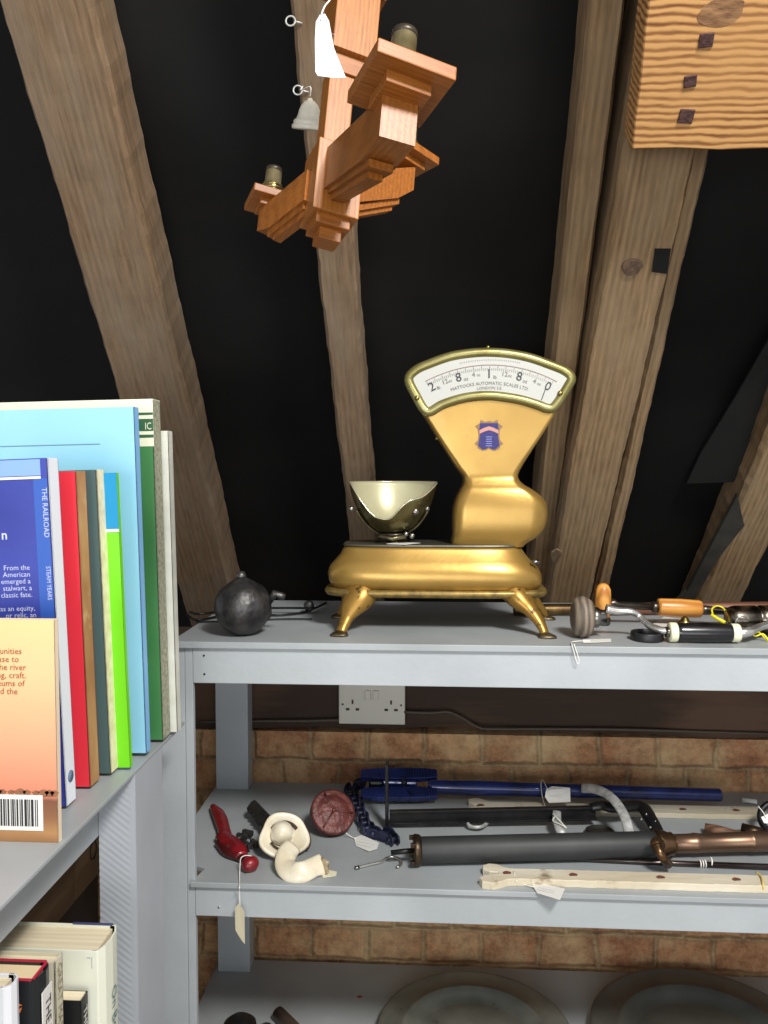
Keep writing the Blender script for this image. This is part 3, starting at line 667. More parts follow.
# housing
lev = [(547.5, 452, 524, .030, .016, .014), (543, 452, 529, .026, .016, .020), (538, 453, 538, .022, .018, .026), (530, 453, 545, .018, .020, .03), (520, 453, 549, .016, .022, .034), (508, 454, 549, .016, .022, .034),
       (498, 457, 544, .018, .02, .03), (490, 461, 534, .021, .018, .024), (484, 464, 524, .026, .016, .018), (477, 464, 519, .031, .012, .014), (468, 458, 522, .032, .010, .012), (450, 446.5, 533, .032, .008, .009), (430, 434, 546, .032, .007, .008),
       (410, 421.5, 558, .032, .007, .007), (395, 412.5, 567, .032, .008, .008), (384, 407.5, 572, .032, .012, .012), (377, 406.5, 574, .033, .014, .014), (371, 410, 570, .034, .014, .014), (365, 419, 560, .036, .012, .012), (359, 434, 546, .038, .012, .012), (354, 449, 531, .040, .010, .010), (350, 466, 513, .043, .008, .008)]
lv = []
for i in range(len(lev) - 1):
    q0, q1, q2, q3 = lev[max(i - 1, 0)], lev[i], lev[i + 1], lev[min(i + 2, len(lev) - 1)]
    for k in range(5):
        t = k / 5; lv.append(tuple(.5 * (2 * b_ + (c_ - a_) * t + (2 * a_ - 5 * b_ + 4 * c_ - d_) * t * t + (3 * b_ - a_ - 3 * c_ + d_) * t ** 3) for a_, b_, c_, d_ in zip(q0, q1, q2, q3)))
lv.append(lev[-1])
rings = []
for py, xl, xr, f, rl, rr in lv:
    z = zz(py, .02); l = S(xl, py, .03).x; r = S(xr, py, .03).x; y0 = YS + f; y1 = YS + .128; ring = []
    rl = min(rl, (y1 - y0) * .45); rr = min(rr, (y1 - y0) * .45); q = 6
    for k in range(q + 1):
        a = PI + PI / 2 * k / q; ring.append(V((l + rl + rl * math.cos(a), y0 + rl + rl * math.sin(a), z)))
    for k in range(q + 1):
        a = -PI / 2 + PI / 2 * k / q; ring.append(V((r - rr + rr * math.cos(a), y0 + rr + rr * math.sin(a), z)))
    for k in range(q + 1):
        a = PI / 2 * k / q; ring.append(V((r - rr + rr * math.cos(a), y1 - rr + rr * math.sin(a), z)))
    for k in range(q + 1):
        a = PI / 2 + PI / 2 * k / q; ring.append(V((l + rl + rl * math.cos(a), y1 - rl + rl * math.sin(a), z)))
    rings.append(ring)
MB().loft(rings).build('housing', GOLD, sca)
# dark rim foot of the housing
MB().loft([rings[0], [v + V((0, 0, .001)) for v in rings[0]]], smooth=False).build('housing_seam', DKEDGE, sca)
# dial
YD = YS + .030
def D(px, py, dy=0.0): return atY(px, py, YD + dy)
mid = [(409, 380), (416, 370.5), (430, 364), (450, 357), (470, 353.7), (488, 352.7), (508, 354), (529, 358), (548, 364.5), (564, 371), (571, 378), (567, 387), (556, 404), (549, 408.5), (537, 404.5), (522, 400), (505, 397), (489, 395.5), (472, 396.5), (457, 399.5), (441, 405), (430, 411.5), (424, 409), (417, 397)]
mpts = cr_pts([D(*p) for p in mid], 4, closed=True)
mb = MB(); mb.tube(mpts, .0090, 12, closed=True, up=(0, 1, 0)); fr = mb.build('dial_frame', mat('dial_frame_brass', (150, 143, 94), .36, .7, (128, 120, 70), 30), sca)
for px, py in ((417, 398), (560.5, 393)):
    c = D(px, py, -.010); m_ = MB(); m_.lathe([(.0001, .0), (.0040, .0), (.0046, .002), (.0046, .006), (.0001, .006)], M4.Translation(c + V((0, -.001, 0))) @ M4.Rotation(-PI / 2, 4, 'X'), 16)
    sc_ = m_.build('screw', BRASS, fr)
face = mat('dial_face_white', (176, 176, 169), .45)
fp = [D(p[0], p[1], -.004) for p in mid]
mb = MB(); mb.loft([fp, [v + V((0, .004, 0)) for v in fp]], True, False); df = mb.build('dial_face', face, sca)
# lettering on the dial: arc centre below
pc = D(489, 502, -.0048); u = (D(490, 502).x - D(489, 502).x)
def arcM(ang, rad): # ang in degrees from vertical, rad in px
    return M4.Translation(pc + V((rad * u * math.sin(R(ang)), 0, rad * u * math.cos(R(ang))))) @ M4.Rotation(R(ang), 4, 'Y')
mb = MB()
for txt, ang, rad, sz in (('2', -26.5, 124.6, 13), ('8', -14, 124.1, 12.5), ('1', -.3, 123.6, 13), ('8', 13.2, 124.1, 12.5), ('0', 26.6, 124.6, 12.5)):
    MB().text(txt, arcM(ang, rad), sz * u).build('numeral', mat('dial_black', (34, 34, 32), .5), df)
mb = MB()
for txt, ang, rad, sz in (('lb', -23.9, 123.5, 5), ('oz', -10.9, 123.5, 5), ('lb', 2.4, 123, 5), ('oz', 16.2, 123.5, 5), ('12', -20.3, 126, 6.5), ('oz', -18, 126, 4), ('4', -7.2, 126, 6.5), ('oz', -5, 126, 4), ('12', 6.6, 126, 6.5), ('oz', 9, 126, 4), ('4', 20.3, 126, 6.5), ('oz', 22.5, 126, 4)):
    mb.text(txt, arcM(ang, rad), sz * u)
Mc = M4.Translation(pc)
mb.text('MATTOCKS AUTOMATIC SCALES LTD.', Mc, 4.5 * u, bend=117 * u, sx=1.0)
mb.text('LONDON S.E.', Mc, 3.9 * u, bend=112.6 * u, sx=1.05)
for k in range(28):
    Mk = arcM(-12 + 24 * k / 27, 141.5); mb.add([Mk @ V(p) for p in [(-.3 * u, -.0004, -.5 * u), (.3 * u, -.0004, -.5 * u), (.3 * u, -.0004, .5 * u), (-.3 * u, -.0004, .5 * u)]], [[0, 1, 2, 3]])
for k in range(65):
    a = -27.5 + 55 * k / 64; big = k % 4 == 0
    r0 = 131; r1 = 135.5 if big else 133.5
    Mk = arcM(a, (r0 + r1) / 2); mb.add([Mk @ V(p) for p in [(-.18 * u, -.0004, -(r1 - r0) / 2 * u), (.18 * u, -.0004, -(r1 - r0) / 2 * u), (.18 * u, -.0004, (r1 - r0) / 2 * u), (-.18 * u, -.0004, (r1 - r0) / 2 * u)]], [[0, 1, 2, 3]])
mb.build('fine_lettering', mat('dial_grey', (104, 102, 96), .5), df)
mb = MB(); a0 = [pc + V((136.5 * u * math.sin(R(a)), -.0004, 136.5 * u * math.cos(R(a)))) for a in [-28 + 57 * k / 40 for k in range(41)]]
mb.tube(a0, .25 * u, 4, up=(0, 1, 0)); mb.build('arc_line', mat('dial_red', (150, 110, 104), .5), df)
mb = MB(); mb.tube([D(545.5, 389, -.0065), D(541.5, 400, -.0065)], .35 * u, 6); mb.build('pointer', INK, df)
# crest
cc = D(489, 435.5, -.0005); s_ = u * 1.12
mb = MB(M4.Translation(V((cc.x, YS + .0314, cc.z))))
half = [(0, 13.2), (3.5, 12.2), (7.5, 14.2), (8.2, 11), (12.5, 8.2), (10, 5.5), (9.2, 1), (9.8, -4), (13, -7.5), (10.4, -9), (9.8, -11.5), (5.5, -13.8), (2.6, -13.2), (0, -11.6)]
sh = [(x * s_, z * s_) for x, z in half] + [(-x * s_, z * s_) for x, z in half[::-1][1:-1]]
mb.prism(sh, .0012, M4.Translation(V((0, -.0004, 0)))); crest = mb.build('crest', mat('crest_bronze', (126, 96, 66), .5, .3), sca, label='royal-blue shield transfer with a pink band')
mb = MB(M4.Translation(V((cc.x, YS + .0314, cc.z)))); half2 = [(0, 11), (8, 11), (8.6, 5), (8, 0), (8.8, -5), (9.6, -9), (5.5, -12.6), (2.6, -12), (0, -10.4)]
sh = [(x * s_, z * s_) for x, z in half2] + [(-x * s_, z * s_) for x, z in half2[::-1][1:-1]]
mb.prism(sh, .001, M4.Translation(V((0, -.0010, 0)))); mb.build('shield', mat('crest_blue', (16, 8, 84), .5, 0, (34, 26, 108), 200), crest)
mb = MB(M4.Translation(V((cc.x, YS + .0314, cc.z)))); bn = [(-8.5, 1.5), (-4, 3.6), (0, 4.8), (4, 3.6), (8.5, 1.5), (8.5, 4.8), (4, 7), (0, 8.2), (-4, 7), (-8.5, 4.8)]
mb.prism([(x * s_, z * s_) for x, z in bn], .001, M4.Translation(V((0, -.0016, 0)))); mb.build('band', mat('crest_pink', (196, 128, 128), .5, 0, (170, 130, 100), 500), crest)
mb = MB(M4.Translation(V((cc.x, YS + .0314, cc.z))))
for k in range(5): mb.box((0, -.0011, (-1.2 - k * 2.0) * s_), ((5.5 - .5 * (k % 2)) * s_, .0004, .6 * s_))
mb.build('fine_lines', mat('crest_pale', (128, 132, 186), .5), crest)
# top screw, side screws
c = S(488, 347.5, .06); MB().cyl(c + V((0, 0, -.004)), c + V((0, 0, .004)), .004, 12).build('screw', BRASS, sca)
for px, py in ((440, 437), (530, 451)):
    c = S(px, py, .03); c.y = YS + .08; c.z = zz(py, .03); MB().cyl(c + V((0, 0, 0)), c + V((.008 if px > 480 else -.008, 0, 0)), .003, 10).build('screw', BRASS, sca)
c = S(536, 562, .02); MB().cyl(c + V((-.008, 0, 0)), c + V((.006, 0, 0)), .0045, 12).build('screw', STEEL, sca)
# pan
YP = YS + .070
pcn = atY(393, 547, YP); pz0 = zz(547, .0); rimz = atY(393, 482, YP).z; Rr_ = (atY(437.5, 487, YP).x - atY(350, 487, YP).x) / 2
pz1 = atY(393, 532, YP).z; depth = rimz - pz1
vs = []; fs = []; NT, NR = 72, 14
th0 = -PI * .60     # opening direction, toward the camera and left
def prad(t): t = min(1, max(0, t)); return .93 * math.sqrt(1 - (1 - (.06 + .94 * t)) ** 2) + .07 * t * t
def rim(th):
    d = (th - th0 + PI) % (2 * PI) - PI
    return rimz - .064 * math.exp(-(abs(d) / (.62 if d < 0 else .60)) ** 3) - .028 * math.exp(-((d - .95) / .55) ** 2)
for j in range(NR + 1):
    for k in range(NT):
        th = 2 * PI * k / NT; zt = rim(th); h = (zt - pz1) * j / NR
        t = h / depth; rad = Rr_ * prad(t) if j else Rr_ * .22
        vs.append((pcn.x + rad * math.cos(th), YP + rad * math.sin(th), pz1 + h))
for j in range(NR):
    for k in range(NT): fs.append([j * NT + k, j * NT + (k + 1) % NT, (j + 1) * NT + (k + 1) % NT, (j + 1) * NT + k])
fs.append(list(range(NT))[::-1])
mb = MB(); mb.add(vs, fs, True)
pan = mb.build('weighing_pan', mat('pan_brass', (140, 132, 92), .26, .85, (112, 102, 66), 14, c3=(84, 76, 50), s3=20, lo3=.55, hi3=.75), sca)
pan.data.materials.append(mat('pan_inside', (196, 192, 160), .35, .25, (180, 175, 140), 8))
so_ = pan.modifiers.new('solid', 'SOLIDIFY'); so_.thickness = .0022; so_.offset = -1; so_.material_offset = 1; so_.material_offset_rim = 1
MB().tube([(pcn.x + Rr_ * prad((rim(th) - pz1) / depth) * math.cos(th), YP + Rr_ * prad((rim(th) - pz1) / depth) * math.sin(th), rim(th)) for th in [2 * PI * k / 90 for k in range(90)]], .0016, 6, closed=True).build('rolled_rim', mat('pan_rim', (214, 208, 176), .25, .7), pan)
# pan support
mb = MB(); mb.lathe([(.0001, pz0 - .001), (.032, pz0 - .001), (.033, pz0 + .004), (.027, pz0 + .006), (.027, pz0 + .014), (.031, pz0 + .017), (.030, pz1 - .001), (.016, pz1 + .001), (.0001, pz1 + .001)], M4.Translation(V((pcn.x + .014 * 0, YP, 0))), 28)
mb.build('pan_stand', mat('dark_stand', (84, 78, 66), .3, .85, (60, 54, 44), 40), sca)
mb = MB()
for sgn in (-1, 1):
    pts = []
    for k in range(13):
        a = k / 12; h = pz1 - .004 + (depth * .50) * a; rad = Rr_ * prad(max(0, (h - pz1)) / depth) + .004
        pts.append((pcn.x + sgn * rad * .93, YP - rad * .36, h))
    mb.tube(pts, .0045, 8, flat=.5)
mb.tube([(pcn.x - Rr_ * .3, YP - .03, pz1 - .006), (pcn.x, YP - .034, pz1 - .010), (pcn.x + Rr_ * .3, YP - .03, pz1 - .006)], .004, 8)
mb.build('pan_bracket', mat('bracket_metal', (120, 112, 84), .35, .8, (80, 74, 54), 40), sca)
for px, py, rr in ((351, 509, .0045), (415, 512, .0065), (427, 509, .0045), (412, 536, .005), (406, 534, .004)):
    c = atY(px, py, YP - (.052 if py < 530 else .03)); MB().lathe([(.0001, 0), (rr, 0), (rr * 1.1, .003), (rr * .7, .006), (rr * .5, .016), (.0001, .016)], M4.Translation(c) @ M4.Rotation(-PI / 2, 4, 'X'), 14).build('screw', STEEL, sca)
tg = [atY(390, 546.2, YS + .02), atY(399, 543, YS + .06), atY(418, 545, YS + .05), atY(405, 550.5, YS + .013)]
mb = MB(); ztp = zz(546) + .0012; q = [V((p.x, YS + d, ztp)) for p, d in zip([atY(386, 546, YS), atY(399, 546, YS), atY(420, 546, YS), atY(405, 546, YS)], [.022, .06, .045, .010])]
mb.loft([q, [v + V((0, 0, .0006)) for v in q]], True, False); mb.build('paper_label', WHITE, sca)

# ------------------------------------------------------------------ top shelf: iron weight and wire rack
t = root('iron_weight', 'dark round iron ball with a nipple, at the left end of the top shelf', 'weight', V((0, 0, 0)) + atZ(243, 632, zT))
c0 = atZ(243, 640, zT); Yw = c0.y + .045; rw = (atY(271, 610, Yw).x - atY(215, 610, Yw).x) / 2; cw = atY(243, 610, Yw); cw.z = zT + rw * 1.0
hx = atY(243, 572, Yw).z - cw.z
prof = [(.0001, -rw * 1.0), (rw * .3, -rw * .985)] + [(rw * math.cos(R(a)), rw * math.sin(R(a))) for a in range(-60, 50, 8)] + [(rw * .60, rw * .76), (rw * .40, rw * .90), (rw * .24, rw * .99), (rw * .165, rw * 1.06), (rw * .15, hx - rw * .22), (rw * .17, hx - rw * .12), (rw * .12, hx - .002), (.0001, hx)]
Mw_ = M4.Translation(cw) @ M4.Rotation(R(-3), 4, 'Y')
MB().lathe(prof, Mw_, 40).build('ball', IRON, t)
MB().lathe([(.0001, hx - rw * .24), (rw * .165, hx - rw * .24), (rw * .185, hx - rw * .12), (rw * .12, hx + .001), (.0001, hx + .002)], Mw_, 16).build('nipple', mat('worn_nipple', (96, 94, 90), .4, .8), t)
a = cw + V((rw * .80, .004, -.006)); MB().lathe([(.0001, 0), (.020, .0), (.021, .005), (.014, .011), (.0001, .011)], M4.Translation(a + V((-.004, 0, 0))) @ M4.Rotation(R(80), 4, 'Y'), 22).build('side_boss', mat('rusty_boss', (58, 50, 46), .6, .5), t)
MB().tube([cw + V((rw * .9, .01, rw * .15)), cw + V((rw * 1.1, .01, rw * .45)), atY(281, 596, cw.y + .01), atY(285, 597, cw.y + .01)], [.006, .007, .007, .005], 10).build('lug', IRON, t)
# fire tongs lying behind it
Yk = 1.64
tt = root('iron_tongs', 'thin black iron tongs with a small knob lying behind the round iron weight', 'tongs', atZ(255, 612, zT))
def zp(px, py, h=.004): p = atZ(px, py, zT + h); return p
MB().tube(cr_pts([zp(186, 614), zp(196, 620), zp(215, 617), zp(250, 609, .01), zp(300, 608, .012), zp(312, 609, .012), zp(326, 603, .012)], 5), .0024, 8).build('rod', BLACK, tt)
MB().tube(cr_pts([zp(190, 612), zp(200, 614), zp(230, 611), zp(270, 615), zp(300, 613), zp(309, 611)], 5), .0022, 8).build('rod', BLACK, tt)
MB().tube(cr_pts([zp(196, 622, .003), zp(230, 621, .003), zp(280, 619, .003), zp(312, 619, .003)], 5), .0016, 8).build('rod', BLACK, tt)
MB().sphere(zp(309, 607, .013) + V((0, 0, .002)), .011, 16, (1, .8, 1.1)).build('knob', IRON, tt)

# ------------------------------------------------------------------ top shelf: braces and rods on the right
# long dark-brown wooden pole lying at the back
p0 = zp(512, 608, .010); p0 = V((atZ(512, 608, zT + .010).x, 1.60, zT + .0125)); p1 = V((atY(800, 604, 1.66).x, 1.66, zT + .0125))
fx = frame(p0, p1 - p0); t = root('long_rod', 'long brown rod with a tarnished brass end lying along the back of the top shelf', 'rod', fx)
Lr = (p1 - p0).length
MB().tube([p0.lerp(p1, .30), p1 + (p1 - p0) * .3], .0125, 18).build('wooden_shaft', wood('brown_pole', (92, 58, 44), (128, 86, 66), 'X', rings=14, stretch=14, rough=.5, bump=.2), t)
MB().lathe([(.0001, 0), (.0105, 0), (.0115, .003), (.0115, .16), (.0125, .162), (.0125, .2), (.0115, .205), (.0110, Lr * .32), (.0001, Lr * .32)], fx @ M4.Rotation(PI / 2, 4, 'Y'), 22).build('brass_sleeve', mat('tarnished_brass', (128, 104, 66), .35, .9, (92, 72, 48), 30), t)

# back brace: orange pear handle, sweep handle, chuck
Yb = 1.515
ORW = wood('orange_boxwood', (176, 112, 44), (216, 156, 76), 'X', rings=20, stretch=12, rough=.35, bump=.08)
hb = V((atY(603, 600, Yb).x, Yb, zT))
b2_ = root('hand_brace', 'carpenter brace with orange boxwood head and handle behind the chrome brace', 'hand brace', hb, 'hand braces on the top shelf')
zh = atY(603, 583, Yb).z - zT
MB().lathe([(.0001, .012), (.011, .012), (.0125, .02), (.0145, .035), (.0155, .050), (.0135, .060), (.008, .066), (.0001, .0675)] if False else [(.0001, .014), (.0125, .014), (.0138, .024), (.0150, .04), (.0140, zh - .012), (.010, zh - .004), (.005, zh - .0005), (.0001, zh)], M4.Translation(hb), 24).build('pear_head', ORW, b2_)
MB().lathe([(.0001, 0), (.013, 0), (.0145, .004), (.0145, .012), (.012, .0145), (.0001, .0145)], M4.Translation(hb), 24).build('head_collar', STEEL, b2_)
za = atY(640, 606, Yb).z
DST = mat('dark_steel', (96, 88, 80), .3, .9, (60, 52, 46), 30)
def H_(px, py, Y=Yb): return atY(px, py, Y)
MB().tube([hb + V((0, 0, za - zT)), H_(614, 603), H_(618, 605), H_(654, 607)], [.007, .009, .0075, .0065], 14).build('arm', DST, b2_)
MB().lathe([(.0001, 0), (.0095, 0), (.0105, .003), (.0105, .010), (.008, .013), (.0001, .013)], frame(H_(652, 607), V((1, 0, -.02))) @ M4.Rotation(PI / 2, 4, 'Y'), 18).build('ferrule', DST, b2_)
wl = (H_(701, 609) - H_(658, 607)).length
MB().lathe([(.0001, 0), (.0155, 0), (.0165, .004), (.0175, wl * .5), (.0165, wl - .004), (.0145, wl), (.0001, wl)], frame(H_(658, 607), H_(701, 609) - H_(658, 607)) @ M4.Rotation(PI / 2, 4, 'Y'), 24).build('sweep_handle', ORW, b2_)
MB().tube(cr_pts([H_(700, 609), H_(722, 611), H_(745, 612), H_(775, 618)], 4), [.008, .007, .0075, .008], 14).build('arm', DST, b2_)
MB().tube([V((H_(790, 620).x, Yb, zT + .014)), V((H_(850, 620).x, Yb, zT + .014))], .014, 18).build('chuck', DST, b2_)

# front brace: wooden knob, chrome crank, black handle with cream rings, chuck
Yf = 1.395
kf = atY(586, 611, Yf); rk = (atY(586, 589, Yf).z - zT) / 2; rk = .036
f1 = root('hand_brace', 'carpenter brace with a grey wooden knob, steel crank and black cream-ringed handle', 'hand brace', V((kf.x, Yf, zT)), 'hand braces on the top shelf')
Mk = frame(V((atY(572, 611, Yf).x, Yf, zT + rk)), V((1, .02, -.02))) @ M4.Rotation(PI / 2, 4, 'Y')
GW = wood('grey_worn_wood', (84, 74, 64), (128, 114, 98), 'Z', rings=20, stretch=8, rough=.6, bump=.4, dist=4)
MB().lathe([(.0001, -.001), (rk * .55, .0), (rk * .88, .005), (rk * 1.0, .014), (rk * .97, .024), (rk * .80, .033), (.020, .036), (.0001, .036)], Mk, 36).build('head_knob', GW, f1)
def Hf(px, py, Y=Yf): return atY(px, py, Y)
MB().lathe([(.0001, .034), (.017, .034), (.018, .038), (.018, .044), (.014, .048), (.013, .058), (.0001, .06)], Mk, 22).build('head_collar', STEEL, f1)
cr = cr_pts([Hf(606, 609), Hf(618, 611), Hf(632, 612), Hf(640, 617), Hf(650, 626, Yf - .02), Hf(660, 630, Yf - .03), Hf(674, 631, Yf - .035)], 6)
MB().tube(cr, [.0085, .0065, .0058, .0058, .006, .0065], 14).build('crank', CHROME, f1)
Yh = Yf - .035; hr = .0165
h0 = V((Hf(669, 632, Yh).x, Yh, zT + hr + .001)); h1 = V((Hf(739, 636, Yh).x, Yh, zT + hr + .001)); hl = (h1 - h0).length
Mh = frame(h0, h1 - h0) @ M4.Rotation(PI / 2, 4, 'Y')
MB().lathe([(.0001, .006), (.0148, .006), (.0158, .02), (.0168, hl * .5), (.0152, hl - .018), (.0138, hl - .006), (.0001, hl - .006)], Mh, 28).build('sweep_handle', BLACKP, f1)
CRR = mat('cream_ring', (222, 220, 190), .4)
for a, b, rr in ((0, .0125, .0165), (hl - .0135, hl, .0155)):
    MB().lathe([(.0001, a), (rr - .001, a), (rr, a + .002), (rr, b - .002), (rr - .001, b), (.0001, b)], Mh, 28).build('handle_ring', CRR, f1)
MB().tube([h0 - (h1 - h0) * .05, h0 + (h1 - h0) * .02], .009, 14).build('collar', STEEL, f1)
MB().tube(cr_pts([h1, h1 + V((.018, .002, .002)), h1 + V((.05, .03, .006)), h1 + V((.09, .05, .008))], 5), [.0085, .0075, .0065, .0065], 14).build('crank', CHROME, f1)
# ratchet chuck lying behind at the right edge
Yc_ = 1.435; cr_ = .0255
c0 = V((Hf(726, 620, Yc_).x, Yc_, zT + cr_)); Mc_ = frame(c0, V((1, .0, .02))) @ M4.Rotation(PI / 2, 4, 'Y')
tt = root('drill_chuck', 'round steel drill chuck at the right end of the top shelf behind the black handle', 'chuck', V((c0.x, c0.y, zT)))
MB().lathe([(.0001, 0), (.012, 0), (.020, .003), (.024, .009), (cr_, .016), (cr_, .05), (.0235, .052), (.0235, .056), (cr_ * 1.0, .058), (cr_ * 1.0, .075), (.02, .08), (.02, .10), (.0001, .1)], Mc_, 30).build('body', mat('chuck_steel', (132, 124, 112), .25, 1, (76, 68, 58), 40), tt)
MB().tube([c0 + V((.02 + .012 * math.cos(a), -cr_ * .92, .0 + .012 * math.sin(a))) for a in [2 * PI * k / 20 for k in range(20)]], .0014, 6, closed=True).build('ratchet_ring', CHROME, tt)
# yellow strings
YE = mat('yellow_string', (226, 214, 40), .6)
mb = MB(); mb.tube(cr_pts([Hf(713, 616, 1.44), Hf(712, 609, 1.46), Hf(717, 606, 1.48), Hf(723, 608, 1.48), Hf(726, 613, 1.46)], 5), .0016, 8)
mb.tube([Hf(711, 614.5, 1.44), Hf(718, 619, 1.435), Hf(725, 622.5, 1.425)], .0040, 8, flat=.8)
tag(mb.build('yellow_tie', YE), 'yellow plastic tie looped around the steel arm of the boxwood brace', 'tie')
mb = MB(); mb.tube(cr_pts([Hf(744, 629, 1.39), Hf(752, 633, 1.385), Hf(758, 632, 1.385), Hf(764, 637, 1.38), Hf(770, 643, 1.375)], 5), .0014, 8)
mb.tube(cr_pts([Hf(750, 631, 1.384), Hf(755, 636, 1.382), Hf(763, 634, 1.38), Hf(768, 640, 1.375)], 5), .0014, 8)
tag(mb.build('yellow_tie', YE), 'twisted yellow string hanging over the steel chuck at the right edge', 'tie')
# black rubber ring
c = atZ(647, 640, zT); rr = (atZ(663, 640, zT).x - atZ(631, 640, zT).x) / 2
MBo = MB().lathe([(rr * .86, 0), (rr * .98, 0), (rr, .002), (rr, .013), (rr * .97, .0145), (rr * .88, .0145), (rr * .85, .012), (rr * .85, .001)], M4.Translation(c), 36)
MBo.f = MBo.f[:-2]; MBo.fm = MBo.fm[:-2]; MBo.sm = MBo.sm[:-2]
tag(MBo.lathe([(.0001, .0), (rr * .9, .0), (rr * .9, .002), (.0001, .002)], M4.Translation(c), 30).build('castor_cup', mat('black_rubber', (20, 20, 22), .45)), 'shallow black round cup lying on the top shelf before the steel crank', 'cup')
# brass cone and card behind the black handle
c = atY(685, 610, 1.47); cb_ = V((c.x, 1.47, zT + .003))
tag(MB().lathe([(.0001, 0), (.019, 0), (.0195, .002), (.0165, .006), (.017, .008), (.012, .012), (.0125, .014), (.008, .018), (.006, .023), (.002, .026), (.0001, .026)], M4.Translation(cb_ - V((0, 0, .003))), 26).build('brass_finial', BRASS), 'small stepped brass cone behind the black brace handle', 'finial')

def card(name, label, pts, th=.0006, m=None, writing=None, hole=None, string=None, smat=None, group='swing tags on the shelves', cat='tag'):
    """a paper tag given by its corner points (world), slightly raised; string is a polyline"""
    cen = sum(pts, V((0, 0, 0))) / len(pts); t = root(name, label, cat, V((cen.x, cen.y, min(p.z for p in pts))), group)
    n = (pts[1] - pts[0]).cross(pts[2] - pts[0]).normalized()
    if n.z < 0 and abs(n.z) > .3 or (abs(n.z) <= .3 and n.y > 0): n = -n
    MB().loft([pts, [p + n * th for p in pts]], True, False).build('card', m or WHITE, t)
    if writing:
        e0, e1, nl = writing
        mb = MB(); rn = random.Random(len(label))
        ax = (pts[e1] - pts[e0]); up = n.cross(ax).normalized()
        if up.z < 0 or up.y < 0 and abs(n.z) > .3: up = -up
        span = max(abs((p - cen).dot(up)) for p in pts) * 1.2
        axn = ax.normalized(); hw = ax.length * .32
        for k in range(nl):
            o = cen + up * (span * (.5 - (k + .5) / nl)) + n * (th + .0003)
            pl = []
            for q in range(15):
                pl.append(o + axn * (-hw + 2 * hw * q / 14) + up * (.0012 * math.sin(q * 2.3 + k) * rn.uniform(.4, 1)))
            mb.tube(pl, .00022, 4)
        mb.build('handwriting', PENCIL, t)
    if string: MB().tube(cr_pts(string, 5), .0008, 6).build('string', smat or STRING, t)
    return t
def lie(px, py, z): return atZ(px, py, z)
h = zT + .0012
card('swing_tag', 'white paper card lying beneath the brass cone behind the black handle', [lie(653, 624, h), lie(664, 617, h), lie(682, 619, h), lie(690, 626, h), lie(668, 629, h)])
# little white tag with loop of string hanging over the front edge
card('swing_tag', 'narrow white tag whose string loop hangs over the front of the top shelf', [lie(583, 639.5, h), lie(611, 639, h), lie(611, 642, h), lie(583, 643, h)],
     string=[lie(590, 641, h + .001), lie(580, 641, h + .001), lie(572, 642, h + .001), atY(572, 645, SY - .002), atY(574, 652, SY - .003), atY(576, 660, SY - .003), atY(578, 664, SY - .003), atY(579, 660, SY - .003), atY(576, 650, SY - .003), atY(574, 644, SY - .002)])

# ------------------------------------------------------------------ middle shelf
def m(px, py, hgt=.004): return atZ(px, py, zM + hgt)
# red can opener
t = root('can_opener', 'red handled can opener with black cutter at the left of the middle shelf', 'can opener', m(232, 840, 0))
mb = MB(); mb.tube(cr_pts([m(213, 806, .012), m(219, 815, .012), m(223, 826, .012), m(226, 838, .012)], 6), [.0065, .0125, .0135, .012, .013], 14, flat=.7); mb.build('upper_handle', RED, t)
mb = MB(); mb.tube(cr_pts([m(222, 836, .012), m(230, 843, .013), m(238, 850, .013), m(242, 856, .012)], 6), [.014, .018, .017, .011], 14, flat=.7)
mb.build('body', RED, t)
mb = MB(); mb.tube(cr_pts([m(219, 843, .009), m(227, 852, .009), m(239, 857, .009), m(248, 861, .009)], 5), [.008, .009, .007, .007], 10); mb.build('lower_jaw', mat('dark_red', (80, 22, 24), .4, .3), t)
mb = MB(); mb.lathe([(.0001, -.016), (.009, -.013), (.0135, -.002), (.0135, .006), (.009, .013), (.0001, .0155)], M4.Translation(m(250, 864, .013)) @ M4.Rotation(R(50), 4, 'Z') @ M4.Rotation(PI / 2, 4, 'Y'), 20); mb.build('knob', RED, t)
for a_, b_ in (((236, 840), (249, 832)), ((240, 847), (256, 843))):
    mb = MB(); pa_ = m(a_[0], a_[1], .014); pb2 = m(b_[0], b_[1], .012); mb.cyl(pa_, pb2, .0042, 10)
    for q in (.45, .9):
        cq = pa_.lerp(pb2, q); d = (pb2 - pa_).normalized(); nn = d.cross(V((0, 0, 1))).normalized()
        mb.box(cq, (.008, .022, .010), frame(V((0, 0, 0)), d), bev=.001)
    mb.build('cutter', mat('cutter_steel', (72, 70, 68), .5, .5, (50, 48, 46), 80), t)
# its string and buff tag hanging over the edge
ed = atY(239, 885, SY - .004)
card('swing_tag', 'buff card tag hanging by string below the middle shelf from the red can opener', [atY(235, 908, SY - .005), atY(239, 903, SY - .006), atY(244.5, 912, SY - .008), atY(245, 944, SY - .008), atY(241.5, 940, SY - .007), atY(235.5, 930, SY - .006)], m=CREAMSTR,
     string=[m(252, 856, .026), m(246, 855.5, .027), m(241, 858, .024), m(240, 866, .012), m(239.5, 878, .004), m(239.5, 888, .002), atY(239.5, 890, SY - .004), atY(240, 906, SY - .0065)])
